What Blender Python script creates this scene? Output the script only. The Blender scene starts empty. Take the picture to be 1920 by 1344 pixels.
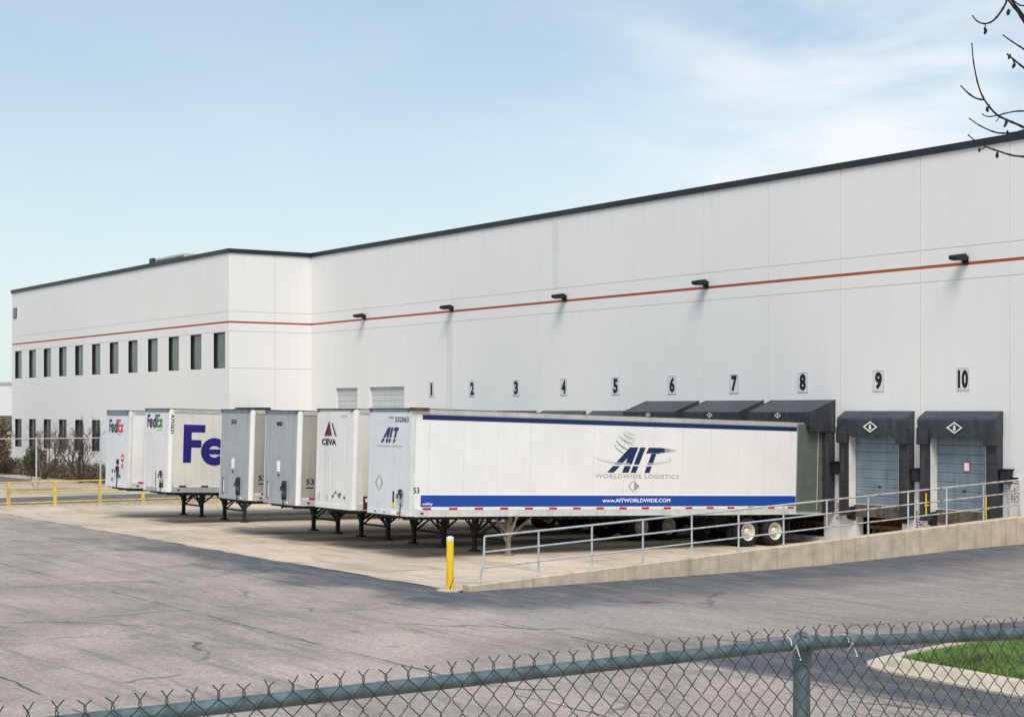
import bpy, math, random
from mathutils import Vector, Matrix
R = math.radians
random.seed(7)
scene = bpy.context.scene
col = scene.collection

# ------------------------------------------------------------------ camera
cam_d = bpy.data.cameras.new("camera")
cam = bpy.data.objects.new("camera", cam_d)
col.objects.link(cam)
cam.location = (0, 0, 4.4)
cam.rotation_euler = (R(90), 0, R(55.93))
cam_d.sensor_width = 36
cam_d.lens = 58.2
cam_d.shift_y = 0.05
cam_d.clip_end = 6000
scene.camera = cam

# ------------------------------------------------------------------ sky + sun
SUN_EL, SUN_A = 54, 36          # elevation; degrees off +X towards -Y
world = bpy.data.worlds.new("World")
scene.world = world
world.use_nodes = True
wt = world.node_tree
wt.nodes.clear()
def wn(t, **k):
    n = wt.nodes.new(t)
    for a, b in k.items():
        setattr(n, a, b)
    return n
sky = wn('ShaderNodeTexSky', sky_type='NISHITA', sun_disc=False)
sky.sun_elevation = R(SUN_EL)
sky.sun_rotation = R(90 + SUN_A)
sky.air_density = 1.0
sky.dust_density = 1.0
sky.ozone_density = 1.2
tc = wn('ShaderNodeTexCoord')
mp = wn('ShaderNodeMapping'); mp.inputs['Scale'].default_value = (2.0, 2.0, 6.0)
ns = wn('ShaderNodeTexNoise'); ns.inputs['Scale'].default_value = 2.6
ns.inputs['Detail'].default_value = 9; ns.inputs['Roughness'].default_value = 0.58
ns.inputs['Distortion'].default_value = 0.5
rp = wn('ShaderNodeValToRGB')
rp.color_ramp.elements[0].position = 0.42; rp.color_ramp.elements[0].color = (0, 0, 0, 1)
rp.color_ramp.elements[1].position = 0.68; rp.color_ramp.elements[1].color = (1, 1, 1, 1)
# clouds gather over the right part of the view (towards +Y)
sx = wn('ShaderNodeSeparateXYZ')
mr = wn('ShaderNodeMapRange'); mr.interpolation_type = 'SMOOTHSTEP'
mr.inputs['From Min'].default_value = 0.50; mr.inputs['From Max'].default_value = 0.74
mr.inputs['To Min'].default_value = 0.10; mr.inputs['To Max'].default_value = 1.0
mul = wn('ShaderNodeMath', operation='MULTIPLY')
mul2 = wn('ShaderNodeMath', operation='MULTIPLY'); mul2.inputs[1].default_value = 0.72
mix = wn('ShaderNodeMixRGB'); mix.inputs[2].default_value = (7.1, 7.0, 7.1, 1)
hz = wn('ShaderNodeMapRange'); hz.interpolation_type = 'SMOOTHSTEP'
hz.inputs['From Min'].default_value = 0.0; hz.inputs['From Max'].default_value = 0.26
hz.inputs['To Min'].default_value = 0.80; hz.inputs['To Max'].default_value = 0.30
mixh = wn('ShaderNodeMixRGB'); mixh.inputs[2].default_value = (5.5, 5.95, 6.2, 1)
bg = wn('ShaderNodeBackground'); bg.inputs['Strength'].default_value = 0.125
out = wn('ShaderNodeOutputWorld')
L = wt.links.new
L(tc.outputs['Generated'], mp.inputs['Vector']); L(mp.outputs[0], ns.inputs['Vector'])
L(ns.outputs['Fac'], rp.inputs[0]); L(tc.outputs['Generated'], sx.inputs[0])
L(sx.outputs['Y'], mr.inputs['Value']); L(rp.outputs[0], mul.inputs[0]); L(mr.outputs[0], mul.inputs[1])
L(mul.outputs[0], mul2.inputs[0])
L(sx.outputs['Z'], hz.inputs['Value']); L(hz.outputs[0], mixh.inputs[0]); L(sky.outputs[0], mixh.inputs[1])
L(mul2.outputs[0], mix.inputs[0])
tint = wn('ShaderNodeMixRGB', blend_type='MULTIPLY'); tint.inputs[0].default_value = 1; tint.inputs[2].default_value = (0.94, 0.99, 0.965, 1)
L(mixh.outputs[0], tint.inputs[1]); L(tint.outputs[0], mix.inputs[1])
L(mix.outputs[0], bg.inputs['Color']); L(bg.outputs[0], out.inputs[0])

sl = bpy.data.lights.new("sun", 'SUN'); sl.energy = 2.7; sl.angle = R(30); sl.color = (1.0, 0.93, 0.84)
so = bpy.data.objects.new("sun", sl); col.objects.link(so)
ts = Vector((math.cos(R(SUN_EL)) * math.cos(R(SUN_A)), -math.cos(R(SUN_EL)) * math.sin(R(SUN_A)), math.sin(R(SUN_EL))))
so.rotation_euler = ts.to_track_quat('Z', 'Y').to_euler()
so.location = (0, 0, 60)
scene.view_settings.view_transform = 'Standard'
scene.view_settings.look = 'None'
scene.view_settings.exposure = 0.25
scene.view_settings.gamma = 1

# ------------------------------------------------------------------ materials
def srgb(r, g, b):
    f = lambda c: (c / 255 / 12.92) if c / 255 <= 0.04045 else ((c / 255 + 0.055) / 1.055) ** 2.4
    return (f(r), f(g), f(b), 1)
def ramp(nt, src, stops):
    n = nt.nodes.new('ShaderNodeValToRGB')
    e = n.color_ramp.elements
    while len(e) < len(stops):
        e.new(0.5)
    for k, (p, c) in enumerate(stops):
        e[k].position = p
        e[k].color = c if len(c) == 4 else (*c, 1)
    nt.links.new(src, n.inputs[0])
    return n.outputs[0]
def noise(nt, vec, scale, detail=4, rough=0.55, stretch=None, dist=0):
    if stretch:
        m = nt.nodes.new('ShaderNodeMapping'); m.inputs['Scale'].default_value = stretch
        nt.links.new(vec, m.inputs['Vector']); vec = m.outputs[0]
    n = nt.nodes.new('ShaderNodeTexNoise')
    n.inputs['Scale'].default_value = scale; n.inputs['Detail'].default_value = detail
    n.inputs['Roughness'].default_value = rough; n.inputs['Distortion'].default_value = dist
    nt.links.new(vec, n.inputs['Vector'])
    return n.outputs['Fac']
def mixc(nt, fac, a, b, mode='MIX'):
    n = nt.nodes.new('ShaderNodeMixRGB'); n.blend_type = mode
    for i, v in ((0, fac), (1, a), (2, b)):
        if hasattr(v, 'is_output') or isinstance(v, bpy.types.NodeSocket):
            nt.links.new(v, n.inputs[i])
        else:
            n.inputs[i].default_value = v
    return n.outputs[0]
def mth(nt, op, a, b=None, clamp=False):
    n = nt.nodes.new('ShaderNodeMath'); n.operation = op; n.use_clamp = clamp
    for i, v in ((0, a), (1, b)):
        if v is None: continue
        if isinstance(v, bpy.types.NodeSocket): nt.links.new(v, n.inputs[i])
        else: n.inputs[i].default_value = v
    return n.outputs[0]
def maprange(nt, v, a, b, c=0, d=1):
    n = nt.nodes.new('ShaderNodeMapRange'); n.interpolation_type = 'SMOOTHSTEP'
    nt.links.new(v, n.inputs[0])
    for i, x in enumerate((a, b, c, d)): n.inputs[i + 1].default_value = x
    return n.outputs[0]
def newmat(name):
    m = bpy.data.materials.new(name); m.use_nodes = True
    nt = m.node_tree
    return m, nt, nt.nodes['Principled BSDF']
def simple(name, c, rough=0.6, metal=0.0, var=0.12, scale=3.0, streak=0.0, bump=0.0, dirt=None, spec=0.4, grime=0.0):
    m, nt, b = newmat(name)
    t = nt.nodes.new('ShaderNodeTexCoord').outputs['Object']
    c = c if len(c) == 4 else (*c, 1)
    v = noise(nt, t, scale, 5)
    lo = tuple(x * (1 - var) for x in c[:3]); hi = tuple(min(1, x * (1 + var)) for x in c[:3])
    colr = ramp(nt, v, [(0.3, lo), (0.7, hi)])
    if streak:
        s = noise(nt, t, 1.0, 4, 0.6, stretch=(6, 6, 0.35))
        dc = dirt or tuple(x * 0.45 for x in c[:3])
        f = maprange(nt, s, 0.48, 0.75, 0, streak)
        colr = mixc(nt, f, colr, (*dc[:3], 1))
    if grime:
        sz = nt.nodes.new('ShaderNodeSeparateXYZ'); nt.links.new(t, sz.inputs[0])
        g1 = mth(nt, 'MULTIPLY', maprange(nt, sz.outputs['Z'], 2.2, 1.2, 0.15, 1), maprange(nt, noise(nt, t, 1.0, 6, 0.7, stretch=(3, 3, 1.2)), 0.48, 0.72, 0, grime))
        colr = mixc(nt, g1, colr, (0.34, 0.31, 0.27, 1))
        bn = nt.nodes.new('ShaderNodeBump'); bn.inputs['Strength'].default_value = 0.22; bn.inputs['Distance'].default_value = 0.03
        nt.links.new(noise(nt, t, 1.6, 2), bn.inputs['Height']); nt.links.new(bn.outputs[0], b.inputs['Normal'])
    nt.links.new(colr, b.inputs['Base Color'])
    b.inputs['Roughness'].default_value = rough
    b.inputs['Metallic'].default_value = metal
    b.inputs['Specular IOR Level'].default_value = spec
    if bump:
        bn = nt.nodes.new('ShaderNodeBump'); bn.inputs['Strength'].default_value = bump; bn.inputs['Distance'].default_value = 0.02
        nt.links.new(noise(nt, t, scale * 12, 4), bn.inputs['Height']); nt.links.new(bn.outputs[0], b.inputs['Normal'])
    return m

M = {}
# painted tilt-up concrete
m, nt, b = newmat('wall_paint'); t = nt.nodes.new('ShaderNodeTexCoord').outputs['Object']
c0 = ramp(nt, noise(nt, t, 0.12, 3), [(0.3, (0.765, 0.752, 0.732)), (0.7, (0.795, 0.782, 0.762))])
s = noise(nt, t, 1.0, 5, 0.6, stretch=(2.2, 2.2, 0.12))
c1 = mixc(nt, maprange(nt, s, 0.45, 0.8, 0, 0.14), c0, (0.60, 0.60, 0.60, 1))
s2 = noise(nt, t, 1.0, 5, 0.65, stretch=(7, 7, 0.25))
c1 = mixc(nt, maprange(nt, s2, 0.60, 0.8, 0, 0.14), c1, (0.50, 0.50, 0.49, 1))
sp = nt.nodes.new('ShaderNodeSeparateXYZ'); nt.links.new(t, sp.inputs[0])
low = mth(nt, 'MULTIPLY', maprange(nt, sp.outputs['Z'], 0.9, 0.0, 0, 1), maprange(nt, noise(nt, t, 1.4, 5), 0.4, 0.65, 0, 0.6))
c1 = mixc(nt, low, c1, (0.38, 0.34, 0.28, 1))
s3 = noise(nt, t, 1.0, 5, 0.7, stretch=(3.5, 3.5, 0.10))
top = mth(nt, 'MULTIPLY', maprange(nt, sp.outputs['Z'], 10.4, 12.9, 0, 1), maprange(nt, s3, 0.50, 0.74, 0, 0.26))
c1 = mixc(nt, top, c1, (0.46, 0.45, 0.43, 1))
mid = mth(nt, 'MULTIPLY', mth(nt, 'MULTIPLY', maprange(nt, sp.outputs['Z'], 6.8, 8.6, 0, 1), mth(nt, 'LESS_THAN', sp.outputs['Z'], 8.6)), maprange(nt, s3, 0.54, 0.74, 0, 0.20))
c1 = mixc(nt, mid, c1, (0.46, 0.45, 0.43, 1))
nt.links.new(c1, b.inputs['Base Color']); b.inputs['Roughness'].default_value = 0.85
bn = nt.nodes.new('ShaderNodeBump'); bn.inputs['Strength'].default_value = 0.25; bn.inputs['Distance'].default_value = 0.01
nt.links.new(noise(nt, t, 9, 6), bn.inputs['Height']); nt.links.new(bn.outputs[0], b.inputs['Normal'])
M['wall'] = m
M['patch'] = simple('patched_joint', (0.70, 0.695, 0.685), 0.85, var=0.05, scale=1)
M['red'] = simple('red_stripe', srgb(168, 84, 56), 0.6, var=0.12, scale=2)
M['cornice'] = simple('cornice_metal', srgb(40, 47, 52), 0.45, 0.2, var=0.15, scale=0.8)
M['roof'] = simple('roof_membrane', (0.35, 0.35, 0.35), 0.9)
M['frame_dark'] = simple('bronze_frame', (0.012, 0.013, 0.015), 0.4)
m, nt, b = newmat('window_glass'); t = nt.nodes.new('ShaderNodeTexCoord').outputs['Object']
nt.links.new(ramp(nt, noise(nt, t, 0.5, 2), [(0.3, (0.05, 0.065, 0.07)), (0.7, (0.10, 0.115, 0.12))]), b.inputs['Base Color'])
b.inputs['Roughness'].default_value = 0.07; b.inputs['IOR'].default_value = 1.75
oi = nt.nodes.new('ShaderNodeObjectInfo')
nt.links.new(mixc(nt, 1.0, ramp(nt, noise(nt, t, 0.9, 3), [(0.35, (0.05, 0.062, 0.066)), (0.65, (0.11, 0.122, 0.125))]), ramp(nt, oi.outputs['Random'], [(0, (.55, .6, .6)), (1, (1.35, 1.3, 1.25))]), 'MULTIPLY'), b.inputs['Base Color'])
M['glass'] = m
M['door_white'] = simple('white_door', (0.58, 0.585, 0.59), 0.6, var=0.05, streak=0.2)
M['door_blue'] = simple('blue_door', srgb(124, 139, 149), 0.55, var=0.16, scale=1.5, streak=0.6, dirt=srgb(74, 84, 92))
M['jamb'] = simple('jamb_white', (0.74, 0.72, 0.68), 0.7, var=0.1, streak=0.4)
M['vinyl'] = simple('black_vinyl', srgb(48, 51, 56), 0.55, var=0.35, scale=5, streak=0.5, bump=0.5, dirt=(0.10, 0.095, 0.085))
M['hoodtop'] = simple('hood_fabric', srgb(54, 60, 67), 0.5, var=0.25, scale=3, streak=0.4, bump=0.5, dirt=(0.10, 0.10, 0.10))
M['rubber'] = simple('rubber', (0.012, 0.012, 0.013), 0.8, var=0.4, scale=6)
M['black'] = simple('black_metal', (0.012, 0.013, 0.015), 0.5, var=0.3)
M['decal_black'] = simple('black_decal', (0.008, 0.008, 0.010), 0.6, var=0.1)
M['plate'] = simple('number_plate', (0.66, 0.66, 0.66), 0.6, var=0.04)
M['plate_edge'] = simple('number_plate_edge', (0.50, 0.50, 0.51), 0.6, var=0.3, scale=9)
M['rust'] = simple('rusty_steel', (0.12, 0.06, 0.03), 0.85, var=0.5, scale=8, streak=0.6, dirt=(0.02, 0.016, 0.014))
M['brown'] = simple('weathered_brown', (0.10, 0.085, 0.065), 0.8, var=0.5, scale=7, streak=0.5)
M['yellow'] = simple('yellow_paint', srgb(236, 192, 20), 0.5, var=0.12, scale=4, streak=0.25, dirt=(0.28, 0.17, 0.03))
M['yellow_old'] = simple('faded_yellow_paint', srgb(206, 184, 96), 0.7, var=0.25, scale=3, streak=0.9, dirt=(0.35, 0.22, 0.12))
M['galv'] = simple('galvanised', srgb(196, 200, 204), 0.45, 0.3, var=0.14, scale=5, streak=0.35, dirt=(0.22, 0.17, 0.13))
M['galv_rust'] = simple('galvanised_rusty', srgb(190, 184, 180), 0.6, 0.2, var=0.25, scale=3, streak=1.0, dirt=(0.16, 0.05, 0.03))
M['pipe'] = simple('teal_grey_pipe', srgb(97, 115, 121), 0.5, 0.4, var=0.34, scale=22, bump=0.4, streak=0.6, dirt=(0.06, 0.07, 0.07))
M['wire'] = simple('dark_wire', srgb(62, 62, 60), 0.5, 0.3, var=0.4, scale=20)
# trailers
M['t_white'] = simple('trailer_white', (0.765, 0.762, 0.75), 0.42, var=0.04, scale=0.7, streak=0.16, dirt=(0.58, 0.565, 0.54), grime=0.40)
M['t_cream'] = simple('trailer_cream', (0.66, 0.64, 0.59), 0.45, var=0.05, scale=0.8, streak=0.35, dirt=(0.45, 0.42, 0.36), grime=0.45)
M['t_front'] = simple('trailer_front_shaded_white', (0.66, 0.69, 0.71), 0.42, var=0.04, scale=0.8, streak=0.25, dirt=(0.46, 0.48, 0.49), grime=0.45)  # cooler and greyer than trailer white: shade on the fronts put into the colour
M['t_frontw'] = simple('trailer_front_dirty_white', (0.72, 0.715, 0.70), 0.45, var=0.05, scale=0.8, streak=0.45, dirt=(0.52, 0.51, 0.48), grime=0.45)
M['t_grey'] = simple('trailer_grey_aluminium', srgb(172, 176, 178), 0.45, 0.25, var=0.10, scale=1.2, streak=0.6, dirt=(0.26, 0.28, 0.29), grime=0.45)
M['t_side'] = simple('trailer_side_taupe', srgb(176, 172, 164), 0.45, 0.2, var=0.08, scale=1, streak=0.4, grime=0.45)
M['seam'] = simple('panel_seam', (0.67, 0.665, 0.65), 0.5, var=0.1, scale=2)
M['alu'] = simple('aluminium_rail', (0.55, 0.54, 0.51), 0.45, 0.35, var=0.12, scale=2, streak=0.35)
M['alu_light'] = simple('aluminium_light', (0.66, 0.66, 0.65), 0.45, 0.2, var=0.08, scale=2, streak=0.2, grime=0.45)
M['rail_dark'] = simple('dark_rail', (0.07, 0.08, 0.09), 0.5, 0.3, var=0.4, scale=4)
M['blue'] = simple('blue_stripe', srgb(24, 72, 158), 0.4, var=0.06)
M['navy'] = simple('navy_decal', srgb(18, 40, 92), 0.4, var=0.08)
M['navy_dk'] = simple('dark_navy_decal', srgb(20, 42, 84), 0.4, var=0.15, scale=12)
M['purple'] = simple('purple_decal', srgb(40, 32, 118), 0.45, var=0.07)
M['purple_dk'] = simple('dark_purple_decal', srgb(30, 28, 62), 0.45, var=0.1)
M['orange_red'] = simple('red_decal', srgb(214, 44, 56), 0.45, var=0.1)
M['green'] = simple('green_decal', srgb(24, 120, 44), 0.45, var=0.1)
M['maroon'] = simple('maroon_decal', srgb(82, 24, 42), 0.45, var=0.1)
M['grey_ink'] = simple('grey_decal', srgb(150, 152, 152), 0.5, var=0.1)
M['lgrey_ink'] = simple('light_grey_decal', srgb(192, 190, 180), 0.5, var=0.1)
M['white_ink'] = simple('white_decal', (0.85, 0.86, 0.88), 0.5, var=0.03)
M['tape_red'] = simple('red_reflective_tape', srgb(186, 22, 62), 0.35, var=0.15, scale=6)
M['tape_white'] = simple('white_reflective_tape', (0.82, 0.82, 0.84), 0.35, var=0.05)
M['under'] = simple('dark_underframe', (0.018, 0.021, 0.021), 0.7, var=0.5, scale=3)
M['leg'] = simple('landing_leg_dark', (0.022, 0.028, 0.03), 0.6, var=0.4, scale=4)
M['leg_lt'] = simple('landing_leg_tan', (0.24, 0.21, 0.17), 0.8, var=0.4, scale=4)  # paler tan tone for one leg and its brace
M['rim'] = simple('wheel_rim', (0.72, 0.68, 0.60), 0.45, 0.1, var=0.12, scale=5, streak=0.3)
M['amber'] = simple('amber_lens', (0.10, 0.045, 0.02), 0.3, var=0.2)
M['head_grey'] = simple('header_grey', srgb(118, 128, 136), 0.45, 0.2, var=0.2, scale=3, streak=0.3)
M['swing'] = simple('swing_door_grey', srgb(98, 105, 98), 0.5, 0.2, var=0.14, scale=2.2, streak=0.5, dirt=(0.13, 0.15, 0.13))
# wood / vegetation
M['bark'] = simple('dark_bark', (0.020, 0.018, 0.020), 0.9, var=0.4, scale=20)
M['twig'] = simple('bare_twig', (0.10, 0.08, 0.068), 0.9, var=0.4, scale=4)
M['hedge'] = simple('dormant_hedge', (0.15, 0.12, 0.085), 0.95, var=0.5, scale=1.2)
M['leaf_gold'] = simple('russet_leaves', (0.17, 0.13, 0.07), 0.9, var=0.5, scale=2)
M['leaf_green'] = simple('olive_leaves', (0.07, 0.09, 0.03), 0.9, var=0.5, scale=2)
M['far_tree'] = simple('far_trees', (0.07, 0.08, 0.075), 0.95, var=0.4, scale=0.05)
M['far_wall'] = simple('far_wall', (0.68, 0.70, 0.72), 0.9, var=0.04, scale=0.1)
M['blade'] = simple('grass_blade', (0.115, 0.175, 0.04), 0.8, var=0.6, scale=1.1)

# asphalt
m, nt, b = newmat('asphalt'); t = nt.nodes.new('ShaderNodeTexCoord').outputs['Object']
sp = nt.nodes.new('ShaderNodeSeparateXYZ'); nt.links.new(t, sp.inputs[0])
X_, Y_ = sp.outputs['X'], sp.outputs['Y']
base = ramp(nt, noise(nt, t, 0.16, 6, 0.62, dist=0.8), [(0.34, (0.235, 0.204, 0.186)), (0.64, (0.41, 0.355, 0.320))])
fine = ramp(nt, noise(nt, t, 26, 5, 0.85), [(0.32, (0.45,) * 3), (0.5, (1,) * 3), (0.68, (1.45,) * 3)])
base = mixc(nt, 1.0, base, fine, 'MULTIPLY')
# wheel-worn streaks running along the lot
st = noise(nt, t, 1.0, 6, 0.62, stretch=(0.16, 1.7, 1), dist=0.9)
base = mixc(nt, maprange(nt, st, 0.50, 0.68, 0, 0.5), base, (0.13, 0.122, 0.12, 1))
st2 = noise(nt, t, 1.0, 6, 0.62, stretch=(0.5, 2.6, 1), dist=2.2)
base = mixc(nt, maprange(nt, st2, 0.50, 0.70, 0, 0.5), base, (0.42, 0.38, 0.345, 1))
# newer, darker asphalt along the concrete edge and around the grass island
wob = noise(nt, t, 0.35, 4)
w2 = mth(nt, 'MULTIPLY', mth(nt, 'SUBTRACT', wob, 0.5), 5.0)
e1 = maprange(nt, mth(nt, 'ADD', Y_, w2), 18.3, 20.3, 0, 1)
e1 = mth(nt, 'MULTIPLY', e1, maprange(nt, mth(nt, 'ADD', X_, w2), -62, -42, 0.15, 1))
e1 = mth(nt, 'MULTIPLY', e1, maprange(nt, mth(nt, 'ADD', X_, w2), -32.5, -28, 1, 0.25))
d_isl = nt.nodes.new('ShaderNodeVectorMath'); d_isl.operation = 'DISTANCE'
mx = mth(nt, 'MAXIMUM', mth(nt, 'SUBTRACT', mth(nt, 'SUBTRACT', -20.7, X_), 0), mth(nt, 'SUBTRACT', 20.7, Y_))
e2 = maprange(nt, mth(nt, 'ADD', mx, mth(nt, 'MULTIPLY', w2, 0.25)), 2.2, 1.6, 0, 1)
dark = mth(nt, 'MULTIPLY', mth(nt, 'MAXIMUM', e1, e2), maprange(nt, noise(nt, t, 1.0, 6, 0.7, stretch=(0.6, 2.2, 1)), 0.25, 0.6, 0.6, 1.0))
dk = mixc(nt, 1.0, (0.066, 0.076, 0.090, 1), fine, 'MULTIPLY')
base = mixc(nt, dark, base, dk)
ag = ramp(nt, noise(nt, t, 7, 6, 0.85), [(0.36, (0.80,) * 3), (0.5, (1,) * 3), (0.66, (1.18,) * 3)])
base = mixc(nt, 1.0, base, ag, 'MULTIPLY')
trk = None
for (cx_, cy_, rad) in ((-28, -14, 26.0), (-28, -14, 28.0), (-62, -30, 41.0), (-62, -30, 43.1), (-20, 44, 33.5), (-55, 60, 54.0)):
    dn = nt.nodes.new('ShaderNodeVectorMath'); dn.operation = 'DISTANCE'; nt.links.new(t, dn.inputs[0]); dn.inputs[1].default_value = (cx_, cy_, 0)
    dd = mth(nt, 'ADD', dn.outputs['Value'], mth(nt, 'MULTIPLY', noise(nt, t, 0.08, 2), 3.0))
    k_ = maprange(nt, mth(nt, 'ABSOLUTE', mth(nt, 'SUBTRACT', dd, rad + 1.5)), 0.20, 0.08, 0, 1)
    trk = k_ if trk is None else mth(nt, 'MAXIMUM', trk, k_)
trk = mth(nt, 'MULTIPLY', trk, maprange(nt, noise(nt, t, 0.5, 5, 0.7), 0.44, 0.66, 0, 0.38))
base = mixc(nt, trk, base, (0.09, 0.085, 0.085, 1))
jn = None
for (v_, o2_, pos) in ((Y_, X_, 18.85), (Y_, X_, 14.4), (X_, Y_, -34.0), (Y_, X_, 8.3)):
    dd = mth(nt, 'ABSOLUTE', mth(nt, 'SUBTRACT', mth(nt, 'ADD', v_, mth(nt, 'MULTIPLY', mth(nt, 'SUBTRACT', noise(nt, t, 0.7, 5), 0.5), 0.35)), pos))
    k_ = maprange(nt, dd, 0.045, 0.015, 0, 1)
    jn = k_ if jn is None else mth(nt, 'MAXIMUM', jn, k_)
jn = mth(nt, 'MULTIPLY', jn, maprange(nt, noise(nt, t, 0.35, 4, 0.6), 0.42, 0.55, 0, 0.85))
base = mixc(nt, jn, base, (0.045, 0.045, 0.05, 1))
spots = maprange(nt, noise(nt, t, 2.3, 2, 0.4), 0.70, 0.76, 0, 0.55)
base = mixc(nt, spots, base, (0.10, 0.09, 0.085, 1))
# rusty staining in the lower left
stn = maprange(nt, noise(nt, t, 0.5, 5), 0.5, 0.72, 0, 0.5)
stn = mth(nt, 'MULTIPLY', stn, maprange(nt, X_, -24, -29, 0, 1))
stn = mth(nt, 'MULTIPLY', stn, maprange(nt, Y_, 12, 8, 0, 1))
base = mixc(nt, stn, base, (0.12, 0.075, 0.05, 1))
# cracks
vm = nt.nodes.new('ShaderNodeVectorMath'); vm.operation = 'MULTIPLY_ADD'
nz = nt.nodes.new('ShaderNodeTexNoise'); nz.inputs['Scale'].default_value = 0.5; nz.inputs['Detail'].default_value = 6
nt.links.new(t, nz.inputs['Vector']); nt.links.new(nz.outputs['Color'], vm.inputs[0]); vm.inputs[1].default_value = (2.6, 2.6, 0); nt.links.new(t, vm.inputs[2])
vo = nt.nodes.new('ShaderNodeTexVoronoi'); vo.feature = 'DISTANCE_TO_EDGE'; vo.inputs['Scale'].default_value = 0.13
nt.links.new(vm.outputs[0], vo.inputs['Vector'])
ck = maprange(nt, vo.outputs['Distance'], 0.0035, 0.010, 1, 0)
ck = mth(nt, 'MULTIPLY', ck, maprange(nt, noise(nt, t, 0.3, 3), 0.45, 0.6, 0.0, 0.75))
base = mixc(nt, ck, base, (0.05, 0.05, 0.055, 1))
nt.links.new(base, b.inputs['Base Color']); b.inputs['Roughness'].default_value = 0.88
bn = nt.nodes.new('ShaderNodeBump'); bn.inputs['Strength'].default_value = 0.5; bn.inputs['Distance'].default_value = 0.012
nt.links.new(noise(nt, t, 40, 5, 0.8), bn.inputs['Height']); nt.links.new(bn.outputs[0], b.inputs['Normal'])
M['asphalt'] = m
# concrete apron
m, nt, b = newmat('concrete'); t = nt.nodes.new('ShaderNodeTexCoord').outputs['Object']
sp = nt.nodes.new('ShaderNodeSeparateXYZ'); nt.links.new(t, sp.inputs[0])
base = ramp(nt, noise(nt, t, 0.3, 5), [(0.3, (0.47, 0.39, 0.305)), (0.7, (0.66, 0.55, 0.435))])
fine = ramp(nt, noise(nt, t, 20, 5, 0.8), [(0.3, (0.62,) * 3), (0.7, (1.25,) * 3)])
base = mixc(nt, 1.0, base, fine, 'MULTIPLY')
st = noise(nt, t, 1.0, 6, 0.62, stretch=(0.25, 1.3, 1), dist=1.0)
base = mixc(nt, maprange(nt, st, 0.48, 0.7, 0, 0.6), base, (0.24, 0.20, 0.165, 1))
oil = maprange(nt, noise(nt, t, 1.0, 4, 0.55, stretch=(0.55, 0.25, 1)), 0.58, 0.70, 0, 0.55)
base = mixc(nt, oil, base, (0.10, 0.09, 0.08, 1))
def lines(v, period, off, wid):
    f = mth(nt, 'FRACT', mth(nt, 'DIVIDE', mth(nt, 'ADD', v, off), period))
    return mth(nt, 'LESS_THAN', mth(nt, 'ABSOLUTE', mth(nt, 'SUBTRACT', f, 0.5)), wid / period)
jl = mth(nt, 'MAXIMUM', lines(sp.outputs['X'], 3.665, 36.1 + 500 * 3.665, 0.018), lines(sp.outputs['Y'], 5.0, 1.1, 0.018))
base = mixc(nt, mth(nt, 'MULTIPLY', jl, 0.65), base, (0.10, 0.09, 0.08, 1))
nt.links.new(base, b.inputs['Base Color']); b.inputs['Roughness'].default_value = 0.9
bn = nt.nodes.new('ShaderNodeBump'); bn.inputs['Strength'].default_value = 0.35; bn.inputs['Distance'].default_value = 0.01
nt.links.new(noise(nt, t, 25, 5), bn.inputs['Height']); nt.links.new(bn.outputs[0], b.inputs['Normal'])
M['concrete'] = m
M['kerb'] = simple('kerb_concrete', (0.50, 0.44, 0.36), 0.9, var=0.15, scale=3, bump=0.3)
M['rwall'] = simple('ramp_wall_concrete', (0.50, 0.42, 0.33), 0.9, var=0.2, scale=2.2, streak=0.6, bump=0.4, dirt=(0.30, 0.21, 0.13))
M['rcap'] = simple('ramp_cap_concrete', (0.55, 0.48, 0.40), 0.9, var=0.16, scale=2.5, bump=0.4)
M['road'] = simple('driveway_asphalt', (0.115, 0.12, 0.13), 0.9, var=0.2, scale=1.0, bump=0.3)
m, nt, b = newmat('dry_ground'); t = nt.nodes.new('ShaderNodeTexCoord').outputs['Object']
base = ramp(nt, noise(nt, t, 0.12, 6), [(0.38, (0.44, 0.36, 0.27)), (0.56, (0.52, 0.43, 0.33)), (0.72, (0.18, 0.18, 0.08))])
base = mixc(nt, 1.0, base, ramp(nt, noise(nt, t, 6, 6, 0.8), [(0.3, (0.6,) * 3), (0.7, (1.25,) * 3)]), 'MULTIPLY')
nt.links.new(base, b.inputs['Base Color']); b.inputs['Roughness'].default_value = 1
M['ground'] = m
m, nt, b = newmat('lawn'); t = nt.nodes.new('ShaderNodeTexCoord').outputs['Object']
base = ramp(nt, noise(nt, t, 0.9, 6, 0.7), [(0.3, (0.045, 0.10, 0.015)), (0.7, (0.10, 0.20, 0.03))])
nt.links.new(base, b.inputs['Base Color']); b.inputs['Roughness'].default_value = 1
M['lawn'] = m

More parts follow.
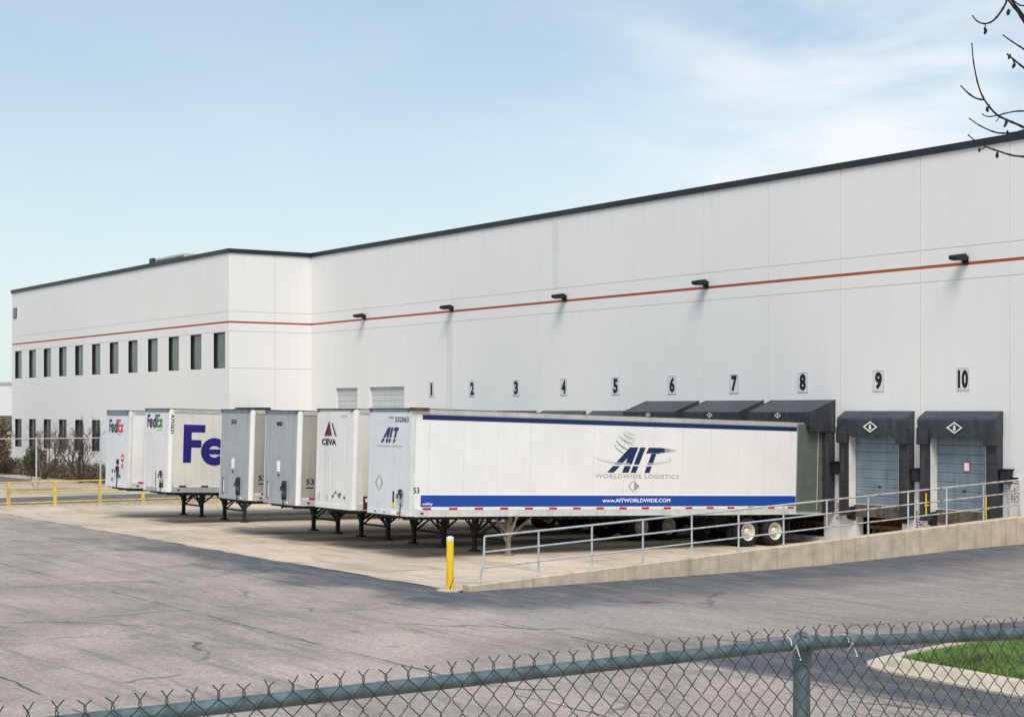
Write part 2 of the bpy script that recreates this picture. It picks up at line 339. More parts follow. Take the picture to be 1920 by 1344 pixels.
# ------------------------------------------------------------------ mesh helpers
class MB:
    def __init__(s): s.v = []; s.f = []; s.smooth = False
    def add(s, vs, fs):
        o = len(s.v); s.v += [tuple(v) for v in vs]; s.f += [tuple(i + o for i in f) for f in fs]
        return s
    def box(s, x0, x1, y0, y1, z0, z1):
        v = [(x0, y0, z0), (x1, y0, z0), (x1, y1, z0), (x0, y1, z0), (x0, y0, z1), (x1, y0, z1), (x1, y1, z1), (x0, y1, z1)]
        return s.add(v, [(0, 3, 2, 1), (4, 5, 6, 7), (0, 1, 5, 4), (1, 2, 6, 5), (2, 3, 7, 6), (3, 0, 4, 7)])
    def bbox(s, x0, x1, y0, y1, z0, z1, b=0.01):
        """box with chamfered vertical and horizontal edges"""
        import bmesh
        bm = bmesh.new(); bmesh.ops.create_cube(bm, size=1)
        for v in bm.verts:
            v.co = Vector(((x0 + x1) / 2 + v.co.x * (x1 - x0), (y0 + y1) / 2 + v.co.y * (y1 - y0), (z0 + z1) / 2 + v.co.z * (z1 - z0)))
        bmesh.ops.bevel(bm, geom=bm.edges[:], offset=b, segments=2, affect='EDGES', profile=0.5)
        bm.verts.index_update()
        s.add([v.co[:] for v in bm.verts], [[v.index for v in f.verts] for f in bm.faces]); bm.free()
        return s
    def prism(s, pts, axis, a, b):
        """pts 2D outline (ccw), extruded along axis ('x','y','z') from a to b"""
        n = len(pts)
        def P(p, d):
            return {'x': (d, p[0], p[1]), 'y': (p[0], d, p[1]), 'z': (p[0], p[1], d)}[axis]
        vs = [P(p, a) for p in pts] + [P(p, b) for p in pts]
        fs = [tuple(range(n))[::-1], tuple(range(n, 2 * n))] + [(i, (i + 1) % n, n + (i + 1) % n, n + i) for i in range(n)]
        return s.add(vs, fs)
    def tube(s, pts, r, seg=8, cap=True):
        pts = [Vector(p) for p in pts]
        rs = r if isinstance(r, (list, tuple)) else [r] * len(pts)
        base = len(s.v); prev = None
        for i, p in enumerate(pts):
            d = (pts[min(i + 1, len(pts) - 1)] - pts[max(i - 1, 0)]).normalized()
            if prev is None:
                up = Vector((0, 0, 1)) if abs(d.z) < 0.9 else Vector((1, 0, 0))
                n = d.cross(up).normalized()
            else:
                n = (prev - d * prev.dot(d)).normalized()
            prev = n; bt = d.cross(n)
            for k in range(seg):
                a = 2 * math.pi * k / seg
                s.v.append(tuple(p + (n * math.cos(a) + bt * math.sin(a)) * rs[i]))
        for i in range(len(pts) - 1):
            for k in range(seg):
                a = base + i * seg + k; b2 = base + i * seg + (k + 1) % seg
                s.f.append((a, b2, b2 + seg, a + seg))
        if cap:
            s.f.append(tuple(base + k for k in range(seg))[::-1])
            e = base + (len(pts) - 1) * seg
            s.f.append(tuple(e + k for k in range(seg)))
        return s
    def lathe(s, prof, axis='x', c=(0, 0, 0), seg=28):
        base = len(s.v); n = len(prof)
        for k in range(seg):
            a = 2 * math.pi * k / seg; ca, sa = math.cos(a), math.sin(a)
            for (h, r) in prof:
                if axis == 'x': s.v.append((c[0] + h, c[1] + r * ca, c[2] + r * sa))
                else: s.v.append((c[0] + r * ca, c[1] + r * sa, c[2] + h))
        for k in range(seg):
            for i in range(n - 1):
                a = base + k * n + i; b2 = base + ((k + 1) % seg) * n + i
                s.f.append((a, a + 1, b2 + 1, b2))
        return s
    def mesh(s, name, mat, smooth=False):
        me = bpy.data.meshes.new(name); me.from_pydata(s.v, [], s.f); me.validate(); me.update()
        mats = mat if isinstance(mat, (list, tuple)) else [mat]
        for mm in mats: me.materials.append(mm)
        if smooth:
            me.shade_smooth()
            try: me.set_sharp_from_angle(angle=R(40))
            except Exception: pass
        return me
    def build(s, name, mat, parent=None, smooth=False):
        o = bpy.data.objects.new(name, s.mesh(name, mat, smooth)); col.objects.link(o)
        if parent: o.parent = parent
        return o
def recalc(o):
    import bmesh
    bm = bmesh.new(); bm.from_mesh(o.data); bmesh.ops.recalc_face_normals(bm, faces=bm.faces[:]); bm.to_mesh(o.data); bm.free()
    return o
def tag(o, label=None, cat=None, group=None, kind=None):
    if label: o['label'] = label
    if cat: o['category'] = cat
    if group: o['group'] = group
    if kind: o['kind'] = kind
    return o
def empty(name, loc=(0, 0, 0), rot=(0, 0, 0)):
    o = bpy.data.objects.new(name, None); col.objects.link(o); o.location = loc; o.rotation_euler = rot
    o.empty_display_size = 0.3
    return o
def place(name, me, parent, loc=(0, 0, 0), rot=(0, 0, 0)):
    o = bpy.data.objects.new(name, me); col.objects.link(o); o.parent = parent; o.location = loc; o.rotation_euler = rot
    return o

def text_geo(txt, bold=0.0, shear=0.0, spacing=1.0):
    cu = bpy.data.curves.new('t', 'FONT'); cu.body = txt; cu.size = 1; cu.offset = bold; cu.shear = shear
    cu.space_character = spacing; cu.resolution_u = 3
    ob = bpy.data.objects.new('t', cu); col.objects.link(ob)
    dg = bpy.context.evaluated_depsgraph_get(); dg.update()
    me = bpy.data.meshes.new_from_object(ob.evaluated_get(dg))
    vs = [v.co.copy() for v in me.vertices]; fs = [tuple(p.vertices) for p in me.polygons]
    bpy.data.objects.remove(ob); bpy.data.meshes.remove(me); bpy.data.curves.remove(cu)
    return vs, fs
def plane_map(plane, org, off=0.0):
    ox, oy, oz = org
    if plane == 'front': return lambda u, v: (ox + u, oy - off, oz + v)
    return lambda u, v: (ox + off, oy + u, oz + v)
def text(txt, plane, org, w, h, mat, parent, off=0.012, bold=0.0, shear=0.0, vertical=False, name='lettering', spacing=1.0):
    """lettering fitted into a w x h box whose lower left corner is org"""
    vs, fs = text_geo(txt, bold, shear, spacing)
    x0 = min(v.x for v in vs); x1 = max(v.x for v in vs); y0 = min(v.y for v in vs); y1 = max(v.y for v in vs)
    mp_ = plane_map(plane, org, off); mb = MB()
    pts = []
    for v in vs:
        a = (v.x - x0) / (x1 - x0); b_ = (v.y - y0) / (y1 - y0)
        u, q = (b_ * w, (1 - a) * h) if vertical else (a * w, b_ * h)
        pts.append(mp_(u, q))
    mb.add(pts, fs)
    return mb.build(name, mat, parent)
def shapes(polys, plane, org, sc, mat, parent, off=0.012, name='lettering'):
    mb = MB()
    for k, p in enumerate(polys):
        mp_ = plane_map(plane, org, off + 0.0006 * k)
        mb.add([mp_(a * sc[0], b_ * sc[1]) for a, b_ in p], [tuple(range(len(p)))])
    return mb.build(name, mat, parent)
def ringp(cx, cy, rx, ry, th, a0, a1, n=20):
    out_ = []
    for i in range(n):
        a = R(a0 + (a1 - a0) * i / n); c = R(a0 + (a1 - a0) * (i + 1) / n)
        out_.append([(cx + rx * math.cos(a), cy + ry * math.sin(a)), (cx + rx * math.cos(c), cy + ry * math.sin(c)),
                     (cx + (rx - th) * math.cos(c), cy + (ry - th) * math.sin(c)), (cx + (rx - th) * math.cos(a), cy + (ry - th) * math.sin(a))])
    return out_
def bx2(x0, x1, y0, y1): return [(x0, y0), (x1, y0), (x1, y1), (x0, y1)]
def logo_fed(k=1.0):
    p = [[(0, 0), (.225, 0), (.225, .40), (.50, .40), (.50, .60), (.225, .60), (.225, .80), (.60, .80), (.60, 1.0), (0, 1.0)]]
    p += ringp(.87, .30, .38, .365, .21, 36, 322) + [bx2(.62, 1.24, .235, .365)]
    p += ringp(1.63, .30, .35, .355, .19, 0, 360) + [bx2(1.80, 2.02, -.03, 1.0)]
    return p
def logo_ex():
    return [bx2(2.06, 2.28, -.03, 1.0), bx2(2.28, 2.66, .80, 1.0), bx2(2.28, 2.60, .40, .59), bx2(2.28, 2.66, -.03, .16),
            [(2.58, -.03), (2.84, -.03), (3.30, .64), (3.04, .64)], [(3.04, -.03), (3.30, -.03), (2.84, .64), (2.58, .64)]]
def logo_ait():
    """sloping block letters with a gap across them, unit 1 wide x 1 high (measured from the letters)"""
    sh = 0.30
    def sl_(x0, x1, y0, y1, xt0, xt1):       # bar from bottom [x0,x1] to top [xt0,xt1], cut between y0 and y1
        f = lambda a, b_, y: a + (b_ - a) * y
        return [(f(x0, xt0, y0), y0), (f(x1, xt1, y0), y0), (f(x1, xt1, y1), y1), (f(x0, xt0, y1), y1)]
    p = []
    for (y0, y1) in ((0, .26), (.33, .78)):
        p.append(sl_(0, .135, y0, y1, .45, .60))
        p.append(sl_(.30, .43, y0, y1, .49, .62))
        p.append(sl_(.475, .585, y0, y1, .66, .77))
        p.append(sl_(.76, .865, y0, min(y1, .76), .94, 1.04))
    p.append(sl_(0, .135, .78, 1.0, .45, .62)); p.append(sl_(.30, .43, .78, 1.0, .49, .62))
    p.append(sl_(.475, .585, .78, 1.0, .66, .77))
    p.append([(.785, .78), (1.07, .78), (1.11, 1.0), (.84, 1.0)])
    return p

def at(px, py, w):
    """point seen at photo pixel (px, py) and w metres in front of the camera plane"""
    t_ = (px - 960) / 3104; lat = t_ * w
    return Vector((-0.828 * w + 0.56 * lat, 0.56 * w + 0.828 * lat, 4.4 - (py - 768) / 3104 * w))

# ------------------------------------------------------------------ ground, lot, apron
def sstep(a, b_, x):
    t_ = max(0, min(1, (x - a) / (b_ - a))); return t_ * t_ * (3 - 2 * t_)
def gh(x, y):
    if -75.8 < x < -13.5 and -55 < y < 60: return -0.8
    z = 2.2 * sstep(-13.6, -6, x) * (1 - sstep(120, 200, y))
    if x < -75.8:
        z = 0.0
        if x < -82: z += 0.18 * sstep(-82, -84, x) * 0
    if y > 42: z = min(z, 0.0)
    if x < -140: z = -0.5 * sstep(-140, -300, x)
    return z
xs = [-3000, -1500, -800, -500, -300, -200, -150, -140, -130, -120, -110, -100, -95, -90, -86, -84, -82, -80, -76.1, -75.9, -75.7, -60, -45, -30, -20, -14, -13.6, -13.3, -12.5, -11.5, -10.5, -9.5, -8.5, -7.5, -6, 0, 20, 60, 200, 1000, 3000]
ys = [-3000, -1000, -300, -100, -56, -54, -30, -10, 0, 10, 20, 23, 26, 29, 32, 35, 37, 42, 50, 59, 61, 100, 150, 200, 300, 600, 1500, 3000]
mb = MB()
for y in ys:
    for x in xs: mb.v.append((x, y, gh(x, y)))
nx = len(xs)
for j in range(len(ys) - 1):
    for i in range(nx - 1):
        a = j * nx + i; mb.f.append((a, a + 1, a + 1 + nx, a + nx))
tag(mb.build('ground', M['ground']), kind='structure')

YE = 21.3                         # concrete edge
def az(x, y): return 0.012 + 0.22 * sstep(31, 42, y)
mb = MB()
mb.add([(-75.9, -55, .012), (-13.4, -55, .012), (-13.4, YE, .012), (-33.66, YE, .012), (-75.9, YE, .012)], [(0, 1, 2, 3, 4)])
yy = [YE + (42 - YE) * k / 16 for k in range(17)]
for k in range(16):
    y0, y1 = yy[k], yy[k + 1]
    mb.add([(-33.66, y0, az(0, y0)), (-13.4, y0, az(0, y0)), (-13.4, y1, az(0, y1)), (-33.66, y1, az(0, y1))], [(0, 1, 2, 3)])
tag(mb.build('asphalt_lot', M['asphalt']), kind='structure')
SL = 0.0165
def apz(y): return 0.016 - SL * (y - YE)
mb = MB(); random.seed(3)
n = 60; edge = []
for k in range(n + 1):
    x = -75.9 + (75.9 - 33.9) * k / n
    edge.append((x, YE + random.uniform(-.09, .09)))
for k in range(n):
    (xa, ya), (xb, yb) = edge[k], edge[k + 1]
    mb.add([(xa, ya, apz(ya)), (xb, yb, apz(yb)), (xb, 42.2, apz(42.2)), (xa, 42.2, apz(42.2))], [(0, 1, 2, 3)])
tag(mb.build('concrete_apron', M['concrete']), kind='structure')
mb = MB().add([(-82.4, -60, .02), (-76.4, -60, .02), (-76.4, 37, .02), (-82.4, 37, .02)], [(0, 1, 2, 3)])
mb.add([(-81.9, 37, .02), (-76.4, 37, .02), (-76.4, 42, .02), (-81.9, 42, .02)], [(0, 1, 2, 3)])
tag(mb.build('driveway', M['road']), kind='structure')
mb = MB().add([(-132, -60, .02), (-99, -60, .02), (-99, 31.0, .02), (-101, 32.6, .02), (-104, 33.2, .02), (-132, 33.2, .02)], [(0, 1, 2, 3, 4, 5)])
tag(mb.build('side_road', M['road']), kind='structure')

# grass island with kerb
path = [(px_ - .3, py2) for px_, py2 in [(-23.2, 37), (-22.4, 33), (-21.7, 29.5), (-21.1, 26.3), (-20.7, 24.0), (-20.45, 22.6), (-20.28, 21.8), (-20.05, 21.2), (-19.7, 20.82), (-19.2, 20.66), (-18.3, 20.62), (-16.5, 20.55), (-14, 20.45), (-13.3, 20.42)]]
def inset(path, d):
    o = []
    for i, p in enumerate(path):
        a = Vector(path[max(i - 1, 0)]); c = Vector(path[min(i + 1, len(path) - 1)])
        dr = (c - a).normalized(); nrm = Vector((-dr.y, dr.x))
        o.append((p[0] + nrm.x * d, p[1] + nrm.y * d))
    return o
prof = [(0, -0.05), (0, .035), (.36, .03), (.41, .14), (.45, .165), (.60, .168), (.62, .02)]
mb = MB(); rows = [inset(path, d) for d, z in prof]
for i in range(len(path)):
    for k, (d, z) in enumerate(prof): mb.v.append((rows[k][i][0], rows[k][i][1], z + 0.012 + 0.2 * sstep(31, 42, path[i][1])))
np_ = len(prof)
for i in range(len(path) - 1):
    for k in range(np_ - 1):
        a = i * np_ + k; mb.f.append((a, a + 1, a + 1 + np_, a + np_))
tag(recalc(mb.build('kerb', M['kerb'], smooth=True)), kind='structure')
inn = inset(path, .605)
gm = MB()
for i in range(len(inn) - 1):
    (xa, ya), (xb, yb) = inn[i], inn[i + 1]
    gm.add([(xa, ya, .15), (xb, yb, .15), (xb + (-13.4 - xb) * 1.0, yb + (37 - yb) * 0.5, .32), (xa + (-13.4 - xa) * 1.0, ya + (37 - ya) * 0.5, .32)], [(0, 1, 2, 3)])
isl = gm.build('lawn_ground', M['lawn']); tag(isl, kind='structure')
mb = MB(); random.seed(11)
cnt = 0
def inside_isl(x, y):
    if x > -13.6: return False
    if y < 21.3: return False
    if y < 21.9 and x < -19.2: return (x + 18.9) ** 2 / 1.0 + (y - 22.0) ** 2 < 0.75
    xe = -19.75 - (y - 22) * 0.19
    return x > xe
while cnt < 26000:
    x = random.uniform(-22.5, -13.6); y = 21.3 + 12 * random.random() ** 1.3
    if not inside_isl(x, y): continue
    z = .13 + 0.17 * max(0, min(1, (x + 21) / 8)) * 0.6
    h = random.uniform(.04, .11); a = random.uniform(0, 6.28); dx, dy = math.cos(a) * .012, math.sin(a) * .012
    lx, ly = random.uniform(-.04, .04), random.uniform(-.04, .04)
    mb.add([(x - dx, y - dy, z), (x + dx, y + dy, z), (x + lx, y + ly, z + h)], [(0, 1, 2)]); cnt += 1
tag(mb.build('grass', M['blade']), 'short green lawn grass on the kerbed island', 'grass', kind='stuff')

# ------------------------------------------------------------------ warehouse
dkx = lambda n: -36.1 - 3.665 * (10 - n)
bld = empty('warehouse', (-60, 42, 0))
tag(bld, 'long white concrete warehouse with dark roof edge and thin red stripe', 'warehouse')
bld.matrix_parent_inverse = Matrix()
def bpart(mb, name, mat, parent=None, **k):
    o = mb.build(name, mat, None, **k)
    o.parent = parent or bld
    if parent is None: o.location = (60, -42, 0)
    return o
ZT = 12.82
BANDS = [(8.60, 8.62), (9.05, 9.155), (9.66, 9.68)]      # groove, red band, groove
def wall_grid(mb, P, us, zs, holes, grooves_u, grooves_z, T=0.34, g=0.03):
    """P(u,z,d) maps to world; front skin with shallow grooves, solid behind, real openings"""
    U = sorted(set(us)); Z = sorted(set(zs))
    for layer, (d0, d1) in enumerate(((0, g), (g, T))):
        fill = {}
        for i in range(len(U) - 1):
            for j in range(len(Z) - 1):
                uc, zc = (U[i] + U[i + 1]) / 2, (Z[j] + Z[j + 1]) / 2
                ok = not any(h[0] < uc < h[1] and h[2] < zc < h[3] for h in holes)
                if layer == 0 and ok:
                    if any(a < uc < b_ for a, b_ in grooves_u) or any(a < zc < b_ for a, b_ in grooves_z): ok = False
                fill[i, j] = ok
        for (i, j), ok in fill.items():
            if not ok: continue
            u0, u1, z0, z1 = U[i], U[i + 1], Z[j], Z[j + 1]
            if layer == 0 or True:
                mb.add([P(u0, z0, d0), P(u1, z0, d0), P(u1, z1, d0), P(u0, z1, d0)], [(0, 1, 2, 3)])
            for di, dj, e in ((-1, 0, (u0, z0, u0, z1)), (1, 0, (u1, z0, u1, z1)), (0, -1, (u0, z0, u1, z0)), (0, 1, (u0, z1, u1, z1))):
                if not fill.get((i + di, j + dj), False):
                    a, b_, c, d = e
                    mb.add([P(a, b_, d0), P(c, d, d0), P(c, d, d1), P(a, b_, d1)], [(0, 1, 2, 3)])
# hide duplicate coplanar skin: layer 2 front only matters in grooves (it sits 3 cm behind)
mb = MB()
joints = [-34.25 - 3.665 * k for k in range(-12, 11)]
joints = [j for j in joints if j < 8] + [-76.0]
gu = [(j - .014, j + .014) for j in joints]
holes = []
for n in range(1, 11):
    x = dkx(n); holes.append((x - 1.15, x + 1.15, 1.15, 3.55)); holes.append((x - 1.05, x + 1.05, -0.1, 0.72))
holes += [(-75.3, -71.75, -0.25, 5.57), (-79.0, -76.6, -0.25, 5.56)]
us = [-81.9, 8] + [v for g_ in gu for v in g_] + [h[0] for h in holes] + [h[1] for h in holes]
zs = [-0.6, ZT] + [v for b_ in BANDS for v in b_] + [h[2] for h in holes] + [h[3] for h in holes]
us = [u for u in us if -81.9 <= u <= 8]
wall_grid(mb, lambda u, z, d: (u, 42 + d, z), us, zs, holes, gu, BANDS)
# right-hand reveal under stripe, office wall, return wall
wl = -83.9
wh = []
for k in range(12):
    x0 = wl - 3.16 * k
    for (z0, z1) in ((6.64, 8.58), (1.75, 3.75)): wh.append((x0 - 0.02, x0 + 1.5, z0, z1))
gj = [-86.2 - 6.32 * k for k in range(6)]
gu2 = [(j - .014, j + .014) for j in gj]
us = [-119.4, -82.2] + [v for g_ in gu2 for v in g_] + [h[0] for h in wh] + [h[1] for h in wh]
zs = [-0.6, ZT] + [v for b_ in BANDS for v in b_] + [h[2] for h in wh] + [h[3] for h in wh]
wall_grid(mb, lambda u, z, d: (u, 37.1 + d, z), us, zs, wh, gu2, BANDS, T=0.3)
bz = BANDS + [(6.62, 6.64)]
rh = [(37.75, 38.75, -0.3, 2.2)]
wall_grid(mb, lambda u, z, d: (-81.9 - d, u, z), [37.1, 42.0, 39.785, 39.815, 37.75, 38.75], [-.6, ZT, 2.2, -.3] + [v for b_ in bz for v in b_], rh, [(39.785, 39.815)], bz, T=0.3)
mb.add([(-119.4, 37.1, -.6), (-119.4, 110, -.6), (-119.4, 110, ZT), (-119.4, 37.1, ZT)], [(0, 1, 2, 3)])
mb.add([(8, 42, -.6), (8, 110, -.6), (8, 110, ZT), (8, 42, ZT)], [(0, 1, 2, 3)])
mb.add([(-119.4, 110, -.6), (8, 110, -.6), (8, 110, ZT), (-119.4, 110, ZT)], [(0, 1, 2, 3)])
bpart(mb, 'wall', M['wall'])
mb = MB()
for (a, b_) in ((-76.02 + .12, 8), (-81.87, -76.02 - .12)):
    mb.box(a, b_, 42.012, 42.031, 9.052, 9.153)
mb.box(-119.4, -82.2, 37.112, 37.131, 9.052, 9.153); mb.box(-82.2, -81.893, 37.094, 37.099, 9.052, 9.153)
mb.box(-81.931, -81.912, 37.131, 42.01, 9.052, 9.153)
bpart(mb, 'red_stripe', M['red'])
# cornice (one bent strip)
mb = MB()
o_ = [(8.05, 41.93), (-81.83, 41.93), (-81.83, 37.03), (-119.47, 37.03), (-119.47, 37.5), (-82.3, 37.5), (-82.3, 42.4), (8.05, 42.4)]
mb.prism(o_, 'z', ZT - .02, 13.03)
recalc(bpart(mb, 'roof_edge', M['cornice']))
mb = MB().add([(-119.4, 37.5, 12.6), (-82.3, 37.5, 12.6), (-82.3, 42.4, 12.6), (8, 42.4, 12.6), (8, 110, 12.6), (-119.4, 110, 12.6)], [(0, 1, 2, 3, 4, 5)])
bpart(mb, 'roof', M['roof'])
# stained joint strips
mb = MB()
mb.box(-67.7, -67.15, 41.994, 42.004, 4.5, 8.60); bpart(mb, 'patched_strip', M['patch']); mb = MB()
mb.box(-58.95, -58.45, 41.994, 42.004, 9.69, 12.68)
bpart(mb, 'patched_strip', M['patch'])
# office windows
fm = MB()
w0, h0 = 1.52, 1.96
def winmesh(h0):
    a = MB()
    for (x0, x1, z0, z1) in ((0, .09, 0, h0), (w0 - .05, w0, 0, h0), (.09, w0 - .05, 0, .05), (.09, w0 - .05, h0 - .08, h0)):
        a.box(x0, x1, 0, .17, z0, z1)
    a.box(.0, .012, -.085, 0, 0, h0); a.box(.012, w0, -.085, 0, h0 - .02, h0)
    if h0 > 1.97: a.box(.74, .78, .01, .035, .05, h0 - .08)
    fme = a.mesh('window_frame', M['frame_dark'])
    g_ = MB().box(.09, w0 - .05, .04, .06, .05, h0 - .08)
    return fme, g_.mesh('pane', M['glass'])
wA = winmesh(1.94); wB = winmesh(2.0)
for k in range(12):
    for (me, z0) in ((wA, 6.64), (wB, 1.75)):
        x0 = wl - 3.16 * k - .02
        o = place('window', me[0], bld, (x0 + 60, 37.1 + .095 - 42, z0))
        p = place('pane', me[1], o)
        if k: tag(o); 
# big roll doors without numbers
for (a, b_, z1) in ((-75.3, -71.75, 5.57), (-79.0, -76.6, 5.56)):
    mb = MB(); z = -.35
    while z < z1:
        mb.bbox(a, b_, 42.13, 42.17, z, min(z + .28, z1), .008); z += .29
    bpart(mb, 'roll_door', M['door_white'])
mb = MB().box(-82.14, -82.1, 37.75, 38.75, -.2, 2.2)
bpart(mb, 'side_door', M['door_white'])
mb = MB().box(-81.9, -81.05, 37.45, 39.15, 4.3, 4.52)
bpart(mb, 'door_canopy', M['cornice'])
# numbered dock doors, one sectional door each, in the recess
for n in range(1, 11):
    x = dkx(n)
    mb = MB(); z = 1.15
    for k in range(8):
        h = (3.55 - 1.15) / 8
        mb.bbox(x - 1.14, x + 1.14, 42.06, 42.11, z + .004, z + h - .008, .010)
        mb.box(x - 1.13, x + 1.13, 42.052, 42.06, z + h * .30, z + h * .30 + .02); mb.box(x - 1.13, x + 1.13, 42.052, 42.06, z + h * .64, z + h * .64 + .02)
        z += h
    d = bpart(mb, 'dock_door', M['door_blue'])
    if n in (9, 10): tag(d, 'blue grey sectional dock door')
    hb = MB()
    hb.box(x - .06, x + .06, 42.03, 42.055, 1.75, 1.80)
    o = hb.build('handle', M['black'], d)
    if n == 10:
        pb = MB().box(x - .02, x + .24, 42.036, 42.05, 2.40, 2.72)
        pb.build('notice', M['tape_red'], d)
        MB().box(x + .01, x + .21, 42.030, 42.035, 2.43, 2.69).build('notice_sheet', M['white_ink'], d)
    bpart(MB().box(x - 1.149, x - 1.135, 42.0, 42.055, 1.151, 3.549), 'door_jamb', M['jamb'])
    bpart(MB().box(x + 1.135, x + 1.149, 42.0, 42.055, 1.151, 3.549), 'door_jamb', M['jamb'])
    # leveller pit
    lv = MB()
    lv.bbox(x - 1.0, x + 1.0, 41.90, 42.35, .72, 1.14, .02)
    bpart(lv, 'dock_leveller', M['brown'])
    pit = MB()
    pit.add([(x - 1.05, 42.9, -.3), (x + 1.05, 42.9, -.3), (x + 1.05, 42.9, .9), (x - 1.05, 42.9, .9)], [(0, 1, 2, 3)])
    for q in range(7):
        xx = x - .85 + q * .28
        pit.tube([(xx, 42.3, .05 + .1 * (q % 2)), (xx + .1, 42.5, .6)], .035, 6)
    pit.box(x - .9, x + .9, 42.3, 42.5, .30, .42)
    bpart(pit, 'leveller_pit', M['rust'])

# rooftop unit
ru = empty('rooftop_unit', (-109.7, 46, 12.6)); tag(ru, 'grey metal air handling unit showing above the roof edge', 'rooftop unit')
MB().bbox(-3, 3, -1, 1.6, 0, 2.55, .05).build('housing', M['alu'], ru)
MB().bbox(-3.05, -2.2, -1.12, -1.0, .4, 2.6, .02).build('intake_hood', M['frame_dark'], ru)
g_ = MB()
for k in range(14): g_.box(-1.9, 2.9, -1.06, -1.0, .9 + k * .11, .95 + k * .11)
g_.build('louvre', M['rail_dark'], ru)

# small fittings high on the office wall
v = empty('wall_vent', (-118.6, 37.1, 11.0)); tag(v, 'small dark square vent high at the far left end of the office wall', 'vent')
a = MB().box(-.35, .35, -.06, 0, 0, .7).build('vent_frame', M['frame_dark'], v)
b_ = MB()
for k in range(5): b_.box(-.27, .27, -.09, -.06, .08 + k * .12, .13 + k * .12)
b_.build('slats', M['plate_edge'], v)
e = empty('end_lamp', (-119.4, 38, 9.3)); tag(e, 'tiny dark lamp sticking out past the far left corner of the building', 'lamp')
MB().box(-.5, 0, -.03, .03, .0, .06).build('arm', M['black'], e)
MB().bbox(-.85, -.45, -.15, .15, -.06, .16, .03).build('lamp_head', M['black'], e)

# wall floodlights above the stripe
def floodlight():
    e = empty('wall_floodlight')
    MB().bbox(-.13, .13, -.05, 0, -.20, .08, .015).build('mounting_plate', M['black'], e)
    MB().tube([(0, -.04, -.10), (0, -.16, -.10), (0, -.22, -.02)], .03, 8).build('arm', M['black'], e)
    h = MB()
    h.prism([(-.12, .11), (-.12, -.05), (-.30, -.09), (-.60, -.06), (-.64, .01), (-.60, .08), (-.22, .14)], 'x', -.16, .16)
    recalc(h.build('lamp_head', M['black'], e))
    MB().box(-.13, .13, -.54, -.32, -.097, -.088).build('lens', M['plate'], e)
    return e
fl = floodlight()
def copy_tree(o, parent=None):
    c = o.copy(); col.objects.link(c); c.parent = parent
    for ch in list(o.children): copy_tree(ch, c)
    return c
fls = [(-75.8, 'black wall floodlight above the stripe between the two unnumbered roll doors'), (-67.2, 'black wall floodlight above the stripe between dock numbers 1 and 2'),
       (-58.0, 'black wall floodlight above the stripe over dock number 4'), (-48.7, 'black wall floodlight above the stripe between dock numbers 6 and 7'),
       (-36.0, 'black wall floodlight above the stripe over dock number 10, the largest')]
for k, (x, lb) in enumerate(fls):
    o = fl if k == 0 else copy_tree(fl)
    o.location = (x, 42, 9.27); tag(o, lb, 'floodlight', 'floodlights along the wall above the red stripe')

# number signs
for n in range(1, 11):
    x = dkx(n)
    e = empty('number_sign', (x, 42, 5.03)); tag(e, f'black number {n} on a pale plate on the wall above dock {n}', 'number sign', 'dock numbers along the wall')
    wd = .50
    fb = MB()
    for (a, b2, c, d) in ((-wd / 2, wd / 2, 0, .022), (-wd / 2, wd / 2, .70, .722), (-wd / 2, -wd / 2 + .02, .022, .70), (wd / 2 - .02, wd / 2, .022, .70)):
        fb.box(a, b2, -.024, 0, c, d)
    fb.build('plate_edge', M['plate_edge'], e)
    MB().box(-wd / 2 + .02, wd / 2 - .02, -.016, 0, .022, .70).build('plate', M['plate'], e)
    s_ = str(n); tw = {1: .16, 10: .42}.get(n, .32)
    text(s_, 'front', (-tw / 2, 0, .06), tw, .60, M['decal_black'], e, off=.022, bold=.05, name='numeral')

# dock shelters
def emblem(parent, y, z, s, mat=M['jamb']):
    p = []
    for (x0, z0, x1, z1) in ((-1, 0, 0, .78), (0, .78, 1, 0), (1, 0, 0, -.78), (0, -.78, -1, 0)):
        p.append([(x0, z0), (x1, z1), (x1 * .74, z1 * .70), (x0 * .74, z0 * .70)])
    p.append([(-.14, -.36), (.14, -.36), (.16, -.05), (.10, .32), (-.10, .32), (-.16, -.05)])
    shapes(p, 'front', (0, y, z), (s * 1.35, s), mat, parent, off=.006, name='emblem')
def shelter_deep(n):
    x = dkx(n); e = empty('dock_shelter', (x, 42, .7))
    h = MB(); h.prism([(0, 4.05), (0, 3.15), (-1.18, 3.15), (-1.20, 3.62)], 'x', -1.56, 1.56)
    h.v = [(a, b_, c) for a, b_, c in h.v]
    recalc(h.build('hood', M['hoodtop'], e))
    fr = MB().box(-1.56, 1.56, -1.225, -1.201, 3.10, 3.60); fr.build('hood_valance', M['vinyl'], e)
    for s in (-1, 1):
        sd = MB(); a, b_ = (1.56, 1.62) if s > 0 else (-1.62, -1.56)
        sd.prism([(0, 4.06), (0, 2.9), (-1.21, 2.95), (-1.22, 3.63)], 'x', a, b_)
        recalc(sd.build('side_panel', M['vinyl'], e))
        pd = MB().bbox(1.36 * s if s > 0 else -1.60, 1.60 if s > 0 else -1.36, -.42, 0, .05, 2.9, .03)
        pd.build('side_pad', M['vinyl'], e)
    emblem(e, -1.232, 3.50, .13)
    return e
